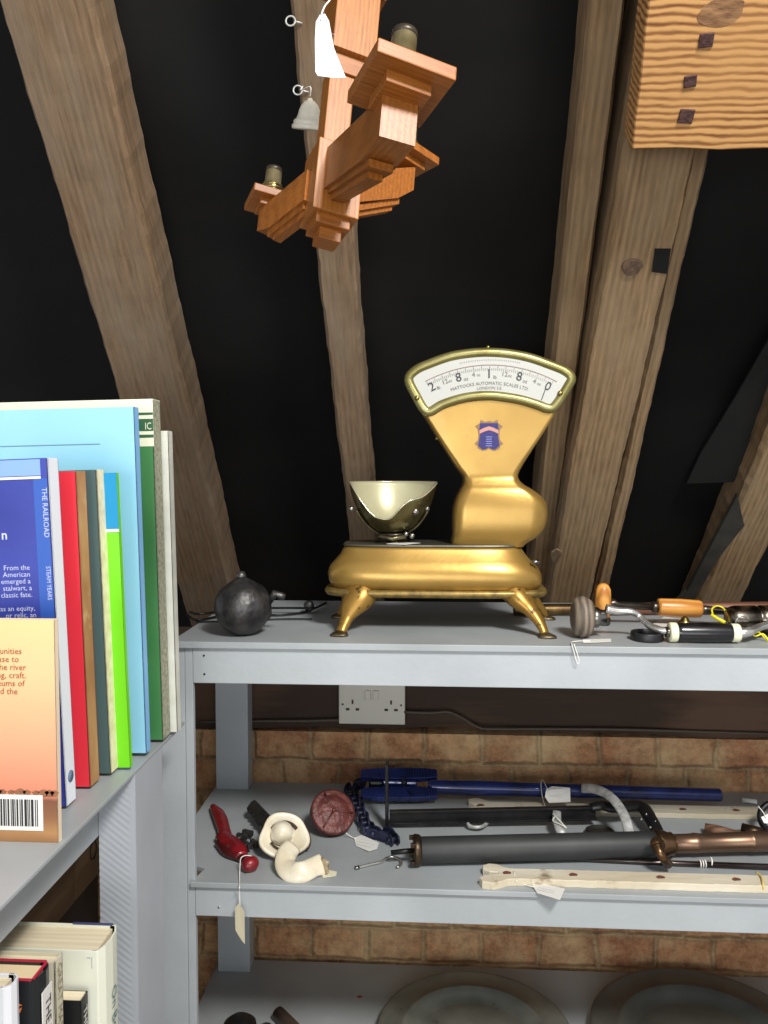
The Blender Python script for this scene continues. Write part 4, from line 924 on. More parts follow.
# cream enamelled pourer / mincer part with a black notched clamp
t = root('cast_iron_clamp', 'cream enamelled cast iron grinder part with a black notched clamp bar', 'grinder', m(280, 850, 0))
dr = (m(250, 803, .02) - m(284, 845, .02)).normalized()
mb = MB(frame(m(277, 833, .028), m(252, 806, .028) - m(277, 833, .028)))
Lb = (m(252, 806, .028) - m(277, 833, .028)).length
poly = [(0, -.010), (Lb, -.010), (Lb + .006, -.004), (Lb + .004, .008), (Lb * .92, .011), (Lb * .88, .005), (Lb * .78, .011), (Lb * .74, .004), (Lb * .66, .012), (Lb * .62, .005), (Lb * .54, .013), (Lb * .5, .007), (Lb * .3, .012), (0, .012)]
poly = [(x, -z * 1.25) for x, z in poly]
mb.M = mb.M @ M4.Rotation(R(45), 4, 'X')
mb.prism(poly, .010, M4.Translation(V((0, -.005, 0))), bev=.0015); mb.build('notched_bar', mat('black_bar', (44, 43, 42), .5, .5, (62, 60, 56), 60), t)
# dish: tilted shallow cup facing up right
cdsh = m(284, 836, .034); axis = V((.26, -.60, .66)).normalized()
Md = frame(cdsh, axis.cross(V((0, 0, 1))), axis)
mb = MB(); rd = .046
ring_o = []
def wob(k, n): return 1 + .05 * math.sin(3 * 2 * PI * k / n) + .03 * math.sin(5 * 2 * PI * k / n + 1)
N_ = 40; rings = []
for r_, z_ in ((.30, -.020), (.70, -.016), (.93, -.009), (1.0, .0), (1.0, .004), (.95, .006), (.84, .004), (.66, .000), (.5, -.004), (.35, -.004)):
    rings.append([Md @ V((rd * r_ * wob(k, N_) * math.cos(2 * PI * k / N_), rd * r_ * wob(k, N_) * .92 * math.sin(2 * PI * k / N_), z_)) for k in range(N_)])
mb.loft(rings, True, True); mb.build('dish', CREAM, t)
mb = MB(); mb.tube([Md @ V((rd * .99 * wob(k, 40) * math.cos(2 * PI * k / 40), rd * .92 * wob(k, 40) * math.sin(2 * PI * k / 40), -.004)) for k in range(16, 32)], .0042, 8); mb.build('chipped_rim', RUST, t)
mb = MB(); rings = []
mb.lathe([(.0001, -.006), (.018, -.006), (.021, .002), (.020, .012), (.015, .021), (.008, .026), (.0001, .0275)], Md @ M4.Translation(V((.004, -.004, 0))), 26); mb.build('centre_dome', CREAM, t)
mb = MB(); mb.tube([Md @ V((rd * .58 * math.cos(a), rd * .55 * math.sin(a), .002)) for a in [R(200 + 12 * k) for k in range(11)]], .0028, 8); mb.tube([Md @ V((rd * .60 * math.cos(a), rd * .57 * math.sin(a), .003)) for a in [R(20 + 10 * k) for k in range(9)]], .0022, 8); mb.build('chipped_edge', mat('rust_dark', (60, 44, 32), .8), t)
# curling handle
pts = cr_pts([m(293, 846, .034), m(287, 854, .028), m(285, 864, .018), m(291, 872, .012), m(303, 872, .014), m(314, 867, .016), m(322, 864, .016)], 6)
mb = MB(); mb.tube(pts, [.016, .018, .018, .0175, .0175, .0165, .018], 18, flat=.38, up=(.15, -.8, .5)); mb.build('curled_handle', CREAM, t)
mb = MB(); e0 = m(322, 864, .016); mb.box(e0, (.006, .034, .022), frame(V((0, 0, 0)), m(322, 864) - m(310, 869)), bev=.002); mb.build('handle_end', mat('worn_cream_end', (204, 190, 156), .5, 0, (120, 96, 66), 60), t)
card('swing_tag', 'small cream paper tag poking out from the curled cream handle', [m(321, 872, .001), m(328, 870, .001), m(337, 872, .001), m(336, 876, .001), m(323, 878, .001)], m=mat('cream_card', (222, 216, 188), .7))
# round maroon tin
t = root('round_tin', 'maroon round embossed tin lying tilted on the middle shelf', 'tin', m(333, 836, 0))
MAR = mat('maroon_paint', (98, 48, 42), .45, .2, (76, 36, 32), 50, bump=.6, bscale=110, c3=(146, 112, 92), s3=70, lo3=.64, hi3=.7)
axis = V((.34, -.62, .62)).normalized(); rt = .0425
ct = m(333, 836, 0); ct.z = zM + .034; ct = atZ(332, 813, zM + .038)
Mt2 = frame(ct, V((1, .5, 0)), axis)
mb = MB(); mb.lathe([(.0001, -.024), (rt * .5, -.023), (rt * .9, -.017), (rt, -.010), (rt * 1.0, .004), (rt * 1.04, .005), (rt * 1.04, .008), (rt * .93, .011), (rt * .80, .009), (rt * .72, .012), (rt * .4, .014), (.0001, .015)], Mt2, 40); mb.build('body', MAR, t)
mb = MB()
for k in range(3):
    a = R(90 + 120 * k + 15); mb.tube([Mt2 @ V((0, 0, .0155)), Mt2 @ V((rt * .92 * math.cos(a), rt * .92 * math.sin(a), .013))], .0018, 8)
mb.sphere(Mt2 @ V((0, 0, .015)), .0045, 12); mb.build('lid_ribs', MAR, t)
card('swing_tag', 'white handwritten tag lying right of the maroon tin', [m(354, 838, .0012), m(362, 835, .0012), m(379, 843, .003), m(377, 849, .003), m(369, 851.5, .0025), m(356, 846, .0012)], writing=(0, 2, 3), string=[m(346, 833, .012), m(350, 836, .004), m(356, 839, .003)])
# small hook
t = root('metal_hook', 'small bright metal hook lying near the front of the middle shelf', 'hook', m(378, 864, 0))
mb = MB(); mb.tube(cr_pts([m(356, 868, .003), m(370, 864.5, .003), m(381, 862, .003), m(387, 858, .003), m(394, 857, .003), m(400, 860, .003), m(401, 864, .003), m(397, 867.5, .003)], 5), .0027, 10); mb.build('shank', CHROME, t)
mb = MB(); mb.cyl(m(355, 868.2, .0035), m(359, 867.3, .0035), .0034, 12); mb.build('ferrule', STEEL, t)

# blue chain wrench
zc = .028
def b(px, py, hh=zc): return atZ(px, py, zM + hh)
t = root('chain_wrench', 'blue chain wrench with toothed jaws and long handle at the back of the middle shelf', 'chain wrench', b(540, 792, 0))
fd = (b(720, 796) - b(430, 787)).normalized()
mb = MB(); p0 = b(428, 786.5); p1 = b(721, 795)
mb.lathe([(.0001, 0), (.0135, 0), (.0145, .01), (.0165, .10), (.0150, .2), (.0135, (p1 - p0).length - .004), (.0115, (p1 - p0).length), (.0001, (p1 - p0).length)], frame(p0, p1 - p0) @ M4.Rotation(PI / 2, 4, 'Y'), 22); mb.build('handle', BLUE, t)
def jaw(pxl, pxr, py, hh, tilt):
    pl, pr = b(pxl, py, hh), b(pxr, py, hh); L_ = (pr - pl).length; poly = []
    nT = 16
    base = []
    for k in range(nT * 2 + 1):
        x = L_ * .34 * 0 + L_ * k / (nT * 2); e = abs(2 * k / (nT * 2) - 1) ** 3
        zt_ = .0140 - .005 * e + (.0014 if k % 2 else 0); base.append((x, zt_))
    bot = []
    for k in range(nT * 2 + 1):
        x = L_ * (1 - k / (nT * 2)); e = abs(2 * k / (nT * 2) - 1) ** 3; bot.append((x, -.0140 + .005 * e - (.0014 if k % 2 else 0)))
    Mj = frame(pl, pr - pl) @ M4.Rotation(tilt, 4, 'X')
    mb = MB(Mj); mb.prism(base + bot, .013, M4.Translation(V((0, -.0065, 0))), bev=.001); o = mb.build('jaw', BLUE, t)
    mb = MB(Mj)
    for k in range(11):
        x = L_ * (.62 + .036 * k * .95); mb.box((x, -.0072, -.002), (.0018, .0016, .018))
    mb.build('teeth', DKBLUE, o)
jaw(361, 437, 775, .044, R(-62)); jaw(361, 437, 794, .022, R(-62))
mb = MB(); mb.box(b(400, 784.5), (.075, .030, .024), frame(V((0, 0, 0)), fd), bev=.004); mb.build('jaw_body', BLUE, t)
mb = MB(); mb.box(b(376, 784.5), (.030, .026, .022), frame(V((0, 0, 0)), fd), bev=.005); mb.build('chain_anchor', BLACK, t)
mb = MB(); c = b(404, 781, .045); mb.lathe([(.0001, 0), (.006, 0), (.006, .012), (.0001, .014)], M4.Translation(c - V((0, 0, .01))), 14); mb.build('bolt', DKBLUE, t)
# chain
path = cr_pts([b(365, 783, .022), b(356, 785, .018), b(350, 792, .013), b(354, 801, .011), b(360, 812, .011), b(364, 822, .011), b(370, 831, .011), b(379, 833, .012), b(388, 835, .012), b(396, 842, .011)], 8)
dd = [0]
for i in range(1, len(path)): dd.append(dd[-1] + (path[i] - path[i - 1]).length)
mb = MB(); nl = 13
def at(s_):
    for i in range(1, len(path)):
        if dd[i] >= s_: k = (s_ - dd[i - 1]) / max(1e-9, dd[i] - dd[i - 1]); return path[i - 1].lerp(path[i], k), (path[i] - path[i - 1]).normalized()
    return path[-1], (path[-1] - path[-2]).normalized()
for k in range(nl):
    p, d = at(dd[-1] * (k + .5) / nl); Fm = frame(p, d); w_ = dd[-1] / nl * .62
    el = [(w_ * math.cos(a), .0105 * math.sin(a)) for a in [2 * PI * q / 14 for q in range(14)]]
    for yo in ((-.011, -.005) if k % 2 else (-.0155, -.0)):
        pass
    offs = (-.0125, .0095) if k % 2 else (-.008, .005)
    for yo in offs: mb.prism(el, .003, Fm @ M4.Translation(V((0, yo, 0))), bev=.0006)
    mb.cyl(Fm @ V((0, -.012, 0)), Fm @ V((0, .012, 0)), .005, 10)
mb.build('chain', DKBLUE, t)
card('swing_tag', 'white tag tied round the long blue wrench handle', [b(546, 790, .047), b(552, 786.5, .049), b(570, 788, .047), b(570.5, 802, .026), b(549, 803, .025), b(545, 797, .035)], writing=(1, 2, 3), string=[b(545, 806, .012), b(542, 795, .03), b(541, 783, .045), b(543, 780, .047), b(546, 786, .049), b(549, 792, .046)])

# black framed saw / shave tool: flat upright plate, rail, curved end
t = root('black_press_tool', 'black iron tool with an upright end plate, straight double rail and curved arm', 'tool', m(500, 820, 0))
BLK = mat('black_japanned', (20, 20, 22), .4, .4, (34, 34, 35), 40, bump=.2, c3=(70, 68, 64), s3=60, lo3=.7, hi3=.75)
pT = m(386.5, 828, 0)
mb = MB(); px0, px1 = atY(384.5, 800, pT.y), atY(389.5, 800, pT.y)
ztop = atY(387, 763, pT.y).z
mb.box(((px0.x + px1.x) / 2, pT.y, (zM + ztop) / 2), (.006, .030, ztop - zM), bev=.001); mb.build('end_plate', BLK, t)
mb = MB(); zr = zM + .024; yr = pT.y + .002
p0 = V((px1.x, yr, zr)); p1 = V((atY(596, 812, yr + .03).x, yr + .035, zr + .004))
d = p1 - p0; Lr = d.length; Fm = frame((p0 + p1) / 2, d)
mb.M = Fm; mb.box((0, 0, .008), (Lr, .012, .005), bev=.001); mb.box((0, .0, -.004), (Lr, .005, .020), bev=.001); mb.box((0, -.005, -.012), (Lr, .014, .004), bev=.001); mb.build('rail', BLK, t)
arc = cr_pts([p1 + V((-.01, 0, .008)), p1 + V((.012, 0, .012)), p1 + V((.035, -.008, .012)), atZ(640, 806, zM + .034), atZ(650, 818, zM + .030), atZ(658, 833, zM + .020), atZ(662, 845, zM + .008)], 6)
mb = MB(); mb.tube(arc, [.010, .012, .014, .0145, .013, .010], 10, flat=.55, up=(0, -.4, 1)); am = mb.build('curved_arm', BLK, t)
mb = MB()
for px, py, hh in ((641, 822, .032), (650, 830, .026), (655, 824, .026), (646, 817, .031)): mb.sphere(atZ(px, py, zM + hh) + V((0, -.002, .006)), .0022, 8)
mb.build('rivet', CHROME, am)

# silver perforated arcs (a puzzle-shaped strainer lifter)
SIL = mat('silver_paint', (200, 200, 196), .45, .25, (150, 150, 146), 60)
t = root('silver_arc_bracket', 'pierced silver curved strip arching behind the black-sleeved tube', 'bracket', m(610, 830, 0))
pts = cr_pts([m(582, 788, .045), m(595, 789, .056), m(608, 795, .062), m(618, 805, .062), m(626, 820, .054), m(631, 842, .030)], 6)
mb = MB(); mb.tube(pts, .0098, 10, flat=.3, up=(0, -.9, .45)); mb.build('strip', SIL, t)
mb = MB()
for k in (7, 13, 19): mb.sphere(pts[k] + V((0, -.0026, .0014)), .0018, 8)
mb.build('rivet_hole', INK, t)
t = root('silver_arc_bracket', 'short silver strip standing behind the black-sleeved tube with string tied to it', 'bracket', m(560, 832, 0))
pts = cr_pts([m(557, 810, .03), m(557, 820, .028), m(560, 830, .02), m(566, 838, .008)], 6)
mb = MB(); mb.tube(pts, .0088, 10, flat=.35, up=(0, -.9, .45)); mb.build('strip', SIL, t)
mb = MB(); mb.tube(cr_pts([pts[4] + V((-.008, 0, .006)), pts[7] + V((0, -.004, .008)), pts[10] + V((.01, -.003, .004)), pts[12] + V((.012, 0, .004)), pts[10] + V((.004, -.004, .006)), pts[7] + V((-.009, -.004, .003)), pts[5] + V((-.004, -.004, .006))], 5), .0010, 6); mb.build('string', STRING, t)
# white ring under the rail
pts = cr_pts([m(466, 820, .012), m(470, 826, .010), m(480, 827, .010), m(487, 823, .010), m(489, 818, .012)], 6)
tag(MB().tube(pts, .0035, 10).build('wire_loop', SIL), 'bright curved wire loop peeping out beneath the black rail', 'wire')
# dark oval object under sleeve
tag(MB().lathe([(.0001, 0), (.026, 0), (.028, .004), (.028, .010), (.022, .013), (.020, .010), (.0001, .010)], M4.Translation(m(600, 836, 0)), 30).build('dark_disc', mat('oily_disc', (60, 58, 54), .4, .7, (90, 88, 82), 30)), 'dark oily round disc lying behind the black-sleeved tube', 'disc')

# black sleeved tube + copper pump
zt2 = .0275; p0 = atZ(416, 850, zM + zt2); p1 = atZ(662, 844, zM + zt2); p2 = atZ(800, 840, zM + zt2)
t = root('garden_syringe', 'garden syringe with a long black sleeve, brass collar and copper barrel', 'syringe', V(((p0.x + p1.x) / 2, p0.y, zM)))
Mx = frame(p0, p1 - p0) @ M4.Rotation(PI / 2, 4, 'Y'); L1 = (p1 - p0).length
SLV = mat('black_sleeve', (50, 51, 50), .55, 0, (38, 39, 39), 12, bump=.1, c3=(150, 150, 144), s3=26, lo3=.76, hi3=.78)
MB().lathe([(.0001, .006), (.0215, .006), (.0225, .009), (.0228, L1 - .03), (.0220, L1 - .012), (.0001, L1 - .012)], Mx, 30).build('sleeve', SLV, t)
MB().lathe([(.0001, -.004), (.010, -.004), (.0262, -.004), (.0272, -.001), (.0262, .006), (.024, .009), (.0001, .009)], Mx, 30).build('end_ring', mat('worn_bronze', (86, 68, 50), .4, .8, (54, 46, 36), 50), t)
mb = MB()
for k in range(4):
    a = R(45 + 90 * k); MB().box((Mx @ V((.0225 * math.cos(a), .0225 * math.sin(a), -.006))), (.010, .007, .007), frame(V((0, 0, 0)), p1 - p0), bev=.001).build('end_lug', mat('worn_bronze', (86, 68, 50), .4, .8), t)
MB().cyl(p0, p0 + (p0 - p1).normalized() * .045 + V((0, 0, -.004)), .0045, 12).build('plunger_rod', BLACK, t)
MB().lathe([(.0001, L1 - .013), (.024, L1 - .013), (.0245, L1 - .005), (.023, L1 + .006), (.020, L1 + .012), (.0205, L1 + .018), (.017, L1 + .022), (.0001, L1 + .022)], Mx, 30).build('collar', mat('bronze_collar', (120, 92, 66), .3, .9, (84, 64, 46), 40), t)
c2 = p1 + (p1 - p0).normalized() * .010; M2 = frame(c2, p2 - c2) @ M4.Rotation(PI / 2, 4, 'Y'); L2 = (p2 - c2).length
xj = (atZ(751, 842, zM + zt2) - c2).length
MB().lathe([(.0001, .0), (.0165, .0), (.0165, .045), (.0172, .047), (.0178, .052), (.0172, .057), (.0165, .06), (.0172, xj - .004), (.0190, xj - .002), (.0190, xj + .002), (.0182, xj + .004), (.0185, L2), (.0001, L2)], M2, 30).build('copper_barrel', COPPER, t)
a = atZ(654, 838, zM + zt2 + .012); MB().tube(cr_pts([atZ(657, 846, zM + .050), atZ(661, 855, zM + .040), atZ(668, 864, zM + .016)], 5), [.010, .0075, .008, .0085], 14).build('side_spout', mat('bronze_collar', (120, 92, 66), .3, .9), t)
MB().lathe([(.0001, 0), (.012, 0), (.0125, .003), (.0125, .007), (.0001, .008)], frame(atZ(657, 845, zM + .049), V((1, 0, 0)), V((.1, -.7, .5))), 18).build('spout_collar', mat('bronze_collar', (120, 92, 66), .3, .9), t)

# wooden fretted bars (white flaking paint)
WF = mat('flaking_white', (216, 208, 188), .7, 0, (196, 184, 158), 20, stretch=(.3, 1, 1), bump=.5, bscale=40, c3=(128, 106, 80), s3=16, lo3=.60, hi3=.72)
def fret(label, pa_, pb2, width, th, hooks=True, holes=(), gr='white painted fretted bars', lower=True):
    L_ = (pb2 - pa_).length; d = (pb2 - pa_).normalized(); Fm = frame(pa_, d)
    t = root('wooden_bar', label, 'bar', Fm, gr)
    top = []; n = 60; rn = random.Random(int(L_ * 1000))
    w = width
    if hooks:
        out = [(.05, -w * .5), (.034, -w * .56), (.022, -w * .8), (.006, -w * .98), (-.010, -w * .85), (-.014, -w * .5), (-.004, -w * .22), (.010, -w * .16), (.020, -w * .06), (.020, .08 * w), (.004, .14 * w), (-.006, .38 * w), (-.006, .72 * w), (.006, .92 * w), (.020, .86 * w), (.030, .62 * w), (.040, .5 * w)]
    else: out = [(0, -w * .5), (0, w * .5)]
    up = [(.05 + (L_ - .05) * k / n, w * .5 + rn.uniform(-.0006, .0006)) for k in range(n + 1)]
    dn = [(.05 + (L_ - .05) * (n - k) / n, -w * .5 + rn.uniform(-.0012, .0008)) for k in range(n + 1)]
    poly = out + up + dn
    Mf = Fm @ M4.Rotation(-PI / 2, 4, 'X') @ M4.Translation(V((0, -th, 0)))
    MB().prism([(x, z) for x, z in poly], th, Mf, bev=.0015).build('bar', WF, t)
    for f in holes:
        c = Fm @ V((L_ * f, 0, th + .0003)); mb = MB(M4.Translation(c) @ M4.Rotation(R(8), 4, 'Z'))
        mb.prism([(.0075 * math.cos(a), .005 * math.sin(a) * (1 + .2 * math.sin(3 * a))) for a in [2 * PI * q / 14 for q in range(14)]], .0006, M4.Rotation(PI / 2, 4, 'X')); mb.build('rust_stain', mat('rust_stain', (128, 70, 56), .8, 0, (84, 56, 44), 300), t)
    return t
pa_ = atZ(487, 873, zM + .012); pb2 = atZ(800, 882, zM + .012)
pa_.z = zM; pb2.z = zM
fret('white flaking wooden bar with forked end at the front of the middle shelf', pa_, pb2, .036, .013, True, (.065, .28, .56, .80))
pa_ = atZ(472, 806, zM + .008); pb2 = atZ(766, 812, zM + .008); pa_.z = zM; pb2.z = zM
fret('white flaking wooden bar lying behind the black rail', pa_, pb2, .042, .010, True, (.03, .32, .72, .90))
card('swing_tag', 'white handwritten tag lying beside the forked white bar', [atZ(532, 885, zM + .003), atZ(539, 883, zM + .003), atZ(565, 889, zM + .004), atZ(563, 901.5, zM + .0015) if False else atZ(560, 900, zM + .002), atZ(537, 893, zM + .002)], writing=(1, 2, 3), string=[atZ(514, 871, zM + .015), atZ(516, 880, zM + .010), atZ(523, 884, zM + .003), atZ(534, 887, zM + .005)])
# elastic on the front bar
pts = [atZ(756, 872, zM + .016), atZ(761, 876, zM + .0165), atZ(763, 884, zM + .015), atZ(763, 891, zM + .003)]
tag(MB().tube(cr_pts(pts, 5), .0016, 8).build('elastic_band', mat('yellow_elastic', (206, 180, 96), .6)), 'yellowish elastic band wrapped round the front white bar', 'band')
# thin steel rod
p0 = atZ(566, 859, zM + .006); p1 = atZ(800, 868, zM + .006)
t = root('steel_rod', 'thin dark steel rod between the syringe and the front white bar', 'rod', frame(V((p0.x, p0.y, zM)), p1 - p0))
MB().tube([p0, p0.lerp(p1, .45), p1], [.002, .0045, .0055], 12).build('shaft', mat('rod_steel', (120, 112, 106), .25, .95, (70, 58, 54), 20, stretch=(.3, 1, 1)), t)
mb = MB()
for px in (700, 702.5, 705): 
    c = atZ(px, 863.8, zM + .006); mb.tube([c + V((0, .0062 * math.cos(a), .0062 * math.sin(a))) for a in [2 * PI * q / 14 for q in range(14)]], .0012, 6, closed=True)
c = atZ(710, 864, zM + .006); mb.tube([c + V((.002 * math.sin(a), .009 * math.cos(a), .002 + .009 * math.sin(a))) for a in [PI * q / 10 for q in range(11)]], .0012, 6)
mb.build('string', STRING, t)
# brown wooden plug behind the copper barrel
p0 = atZ(705, 828, zM + .011); p1 = atZ(742, 836, zM + .010)
t = tag(MB().tube([p0, p0.lerp(p1, .3), p1], [.009, .0105, .008], 16).build('wooden_peg', wood('peg_wood', (92, 64, 46), (128, 92, 66), 'X', rings=20)), 'brown tapered wooden peg lying behind the copper barrel', 'peg')
p0 = atZ(742, 829, zM + .012); p1 = atZ(762, 834, zM + .012)
tag(MB().tube([p0, p1], .0115, 16).build('bronze_stub', mat('worn_bronze', (86, 68, 50), .4, .8)), 'dark bronze stub beside the wooden peg at the right edge', 'stub')
p0 = atZ(742, 800, zM + .006); p1 = atZ(757, 802, zM + .006)
tag(MB().tube([p0, p1], .005, 10).build('white_peg', WHITE), 'tiny white peg behind the rear white bar', 'peg')
# black iron loop at the right edge
t = root('iron_ring', 'black iron oval loop at the right edge of the middle shelf', 'ring', m(775, 830, 0))
c = atZ(776, 818, zM + .030); el = [c + V((.030 * math.cos(a), .022 * math.sin(a) * .4 - .018 * math.sin(a) * 0, .026 * math.sin(a))) for a in [2 * PI * q / 28 for q in range(28)]]
MB().tube(el, .0062, 10, closed=True).build('loop', BLK, t)
card('swing_tag', 'small white tag tied to the black iron loop at the right edge', [atY(761, 817, 1.46), atY(772, 812, 1.46), atY(775, 824, 1.455), atY(764, 823, 1.455)], string=[atY(758, 806, 1.468), atY(763, 812, 1.458), atY(766, 818, 1.457)])

# ------------------------------------------------------------------ bottom shelf: pewter plates
def plate(label, px, pyt, pxl, pxr, rim_mat):
    back = atZ(px, pyt, zB + .026)
    rad = .19
    for _ in range(30):
        cy = back.y - rad; wpx = (pxr - pxl); 
        rad2 = wpx / 2 / F * cy
        rad = rad * .5 + rad2 * .5
    c = V((back.x, back.y - rad, zB)); c.x = (atY((pxl + pxr) / 2, 1020, c.y)).x
    mb = MB(); r_ = rad
    mb.lathe([(.0001, 0), (r_ * .60, 0), (r_ * .68, .012), (r_ * .74, .019), (r_ * .98, .022), (r_, .023), (r_, .026), (r_ * .98, .0275), (r_ * .95, .0260), (r_ * .765, .0235), (r_ * .755, .0250), (r_ * .735, .0240), (r_ * .69, .0145), (r_ * .63, .004), (r_ * .60, .003), (.0001, .003)], M4.Translation(c), 96)
    return tag(mb.build('pewter_plate', rim_mat), label, 'plate', 'pewter plates on the bottom shelf'), c, rad
plate('broad-rimmed pewter plate in the middle of the bottom shelf', 473, 971, 374, 575, PEWTER)
plate('larger darker pewter plate at the right of the bottom shelf', 706, 969, 593, 822, mat('pewter_dark', (98, 99, 95), .38, .35, (76, 79, 75), 8, bump=.08, bscale=50))
def bb(px, py, h): return atZ(px, py, zB + h)
# dark tubes at the lower left
p0 = bb(278, 1013, .014); p1 = bb(310, 1045, .012)
t = root('wooden_tube', 'dark brown turned tube end at the lower left of the bottom shelf', 'tube', V((p0.x, p0.y, zB)))
MB().tube([p0, p1], .0135, 18).build('barrel', mat('dark_turned_wood', (62, 50, 44), .35, .3, (84, 70, 60), 20), t)
c = bb(240, 1036, 0)
tag(MB().lathe([(.0001, 0), (.028, 0), (.034, .012), (.032, .026), (.020, .036), (.0001, .040)], M4.Translation(c), 28).build('domed_weight', BLACK), 'black domed iron piece cut by the lower picture edge at the left', 'weight')
c = bb(266, 1036, 0)
tag(MB().lathe([(.0001, 0), (.012, 0), (.015, .008), (.012, .020), (.0001, .026)], M4.Translation(c), 22).build('iron_weight', IRON), 'small dark iron piece between the black dome and the brown tube', 'weight')
tag(MB().box(bb(216, 1035, .008), (.03, .03, .016), bev=.003).build('white_block', WHITE), 'white chip of material at the bottom left corner of the bottom shelf', 'block')

# ------------------------------------------------------------------ hanging oak light fitting
wv = ray(350, 120).normalized(); uu = V((wv.y, -wv.x, 0)).normalized(); vv = wv.cross(uu); vv = -vv if vv.z > 0 else vv   # vv: image down
def comb(x, y, z): return (uu * x + vv * y + wv * z).normalized()
ax_a = comb(.932, .268, .24); ax_c = comb(.10, -.81, .578); ax_c = (ax_c - ax_a * ax_c.dot(ax_a)).normalized(); ax_b = ax_c.cross(ax_a)
if ax_b.dot(wv) < 0: ax_b = -ax_b
YL = .92
O = atY(328, 226, YL)
def FM(o): return M4(((ax_a.x, ax_b.x, ax_c.x, o.x), (ax_a.y, ax_b.y, ax_c.y, o.y), (ax_a.z, ax_b.z, ax_c.z, o.z), (0, 0, 0, 1)))
FL = FM(O)
lamp = root('light_fitting', 'varnished oak three-arm light fitting hanging askew from the rafters', 'light fitting', FL)
def loc(p): return FL.inverted() @ p
def lbox(c, size, bev=.0012): return MB(FL).box(c, size, None, bev)
bw = .054
lbox((0, 0, .045), (bw, bw, .085)).build('centre_block', LAMPZ, lamp)
lbox((0, 0, -.003), (bw * .74, bw * .74, .012)).build('foot_step', LAMPW, lamp)
lbox((.0, 0, -.016), (bw * .48, bw * .48, .014)).build('foot_step', LAMPW, lamp)
lbox((-.004, .0, .135), (bw * .56, bw * .56, .105)).build('column', LAMPZ, lamp)
lbox((0.004, 0, .262), (bw * .98, bw * .98, .115)).build('upper_block', LAMPZ, lamp)
lbox((0.004, 0, .196), (bw * .7, bw * .7, .03)).build('upper_step', LAMPW, lamp)
lbox((0.004, 0, .327), (bw * 1.7, bw * 1.7, .016)).build('cap_plate', LAMPW, lamp)
lbox((0.004, 0, .345), (bw * 1.2, bw * 1.2, .018)).build('cap_plate', LAMPW, lamp)
HB = mat('holder_brass', (168, 156, 118), .28, .75, (124, 112, 78), 40)
def tray(Tp, k, arm_from, rotz=0.0, w=None):
    """square stepped tray centred (top face) at world point Tp, with arm from a local point"""
    T = loc(Tp); Mt_ = FL @ M4.Translation(T) @ M4.Rotation(rotz, 4, 'Z'); P_ = .073 * k
    par = lamp
    a = MB(Mt_).box((0, 0, -.0065 * k), (P_, P_, .013 * k), None, .0012).build('tray', LAMPW, par)
    MB(Mt_).box((0, 0, -.018 * k), (P_ * .58, P_ * .58, .011 * k), None, .001).build('tray_step', LAMPW, a)
    hp = [(.0001, 0), (.0150, 0), (.0150, .004), (.0140, .005), (.0150, .007), (.0150, .0105), (.0138, .012), (.0145, .014), (.0140, .020), (.0115, .022), (.0112, .044), (.0105, .045), (.0100, .040), (.0001, .038)]
    hd = MB().lathe([(r * k ** .4, z * k ** .4) for r, z in hp], Mt_ @ M4.Translation(V((0, 0, 0))), 26).build('lamp_holder', HB, par)
    kk = k ** .4
    for zr_, rr_ in ((.006, .0162), (.0115, .0158), (.0165, .0152)):
        MB().lathe([(.0001, zr_ * kk - .0012), (rr_ * kk, zr_ * kk - .0012), (rr_ * kk + .0006, zr_ * kk), (rr_ * kk, zr_ * kk + .0012), (.0001, zr_ * kk + .0012)], Mt_, 26).build('holder_ring', BRASS, hd)
    MB().lathe([(.0001, .040 * kk), (.0113 * kk, .040 * kk), (.0116 * kk, .043 * kk), (.0113 * kk, .046 * kk), (.0095 * kk, .0462 * kk), (.0001, .0462 * kk)], Mt_, 24).build('holder_mouth', mat('holder_dark', (66, 58, 48), .4, .6), hd)
    # arm
    A_ = V(arm_from); hh_ = .025 * k; B_ = T + V((0, 0, -.0235 * k - hh_)); d = B_ - A_
    dh = V((d.x, d.y, 0)).normalized(); sd = V((-dh.y, dh.x, 0)); aw = .0165 * k
    def sec(p, hh, w_=aw): return [p + sd * w_ + V((0, 0, hh)), p - sd * w_ + V((0, 0, hh)), p - sd * w_ - V((0, 0, hh)), p + sd * w_ - V((0, 0, hh))]
    mb = MB(FL); B2 = B_ + dh * .004
    mb.loft([sec(A_, hh_), sec(A_.lerp(B2, .75), hh_), [p + V((0, 0, hh_ * .22)) for p in sec(B2, hh_ * .78)]], True, False); arm = mb.build('arm', LAMPY, par)
    mb = MB(FL); mb.loft([sec(A_ + dh * .006 - V((0, 0, hh_ + .003)), .004, aw * .72), sec(A_.lerp(B2, .80) - V((0, 0, hh_ + .003)), .004, aw * .72)], True, False)
    mb.loft([sec(A_ + dh * .006 - V((0, 0, hh_ + .010)), .0035, aw * .45), sec(A_.lerp(B2, .72) - V((0, 0, hh_ + .010)), .0035, aw * .45)], True, False); mb.build('arm_moulding', LAMPY, arm)
tray(atY(401, 79, .72), 1.0, (.0, -.02, .055))
tray(atY(271, 199, 1.0), .74, (-.02, .0, .040), rotz=0.0)
tray(atY(407, 156, 1.03), .80, (.02, .01, .055), rotz=R(20))
# hanging chain up to the rafters
top = FL @ V((.004, 0, .354)); n_l = 9
hit_s = 0.0
end = top + V((.0, .02, .42)); mb = MB()
for k in range(16):
    c = top.lerp(end, (k + .4) / 16); rr = .010; o1, o2 = (V((1, 0, 0)), V((0, 0, 1))) if k % 2 else (V((0, 1, 0)), V((0, 0, 1)))
    mb.tube([c + o1 * (.008 * math.cos(a)) + o2 * (.016 * math.sin(a)) for a in [2 * PI * q / 14 for q in range(14)]], .002, 6, closed=True)
mb.build('chain', BRASS, lamp)
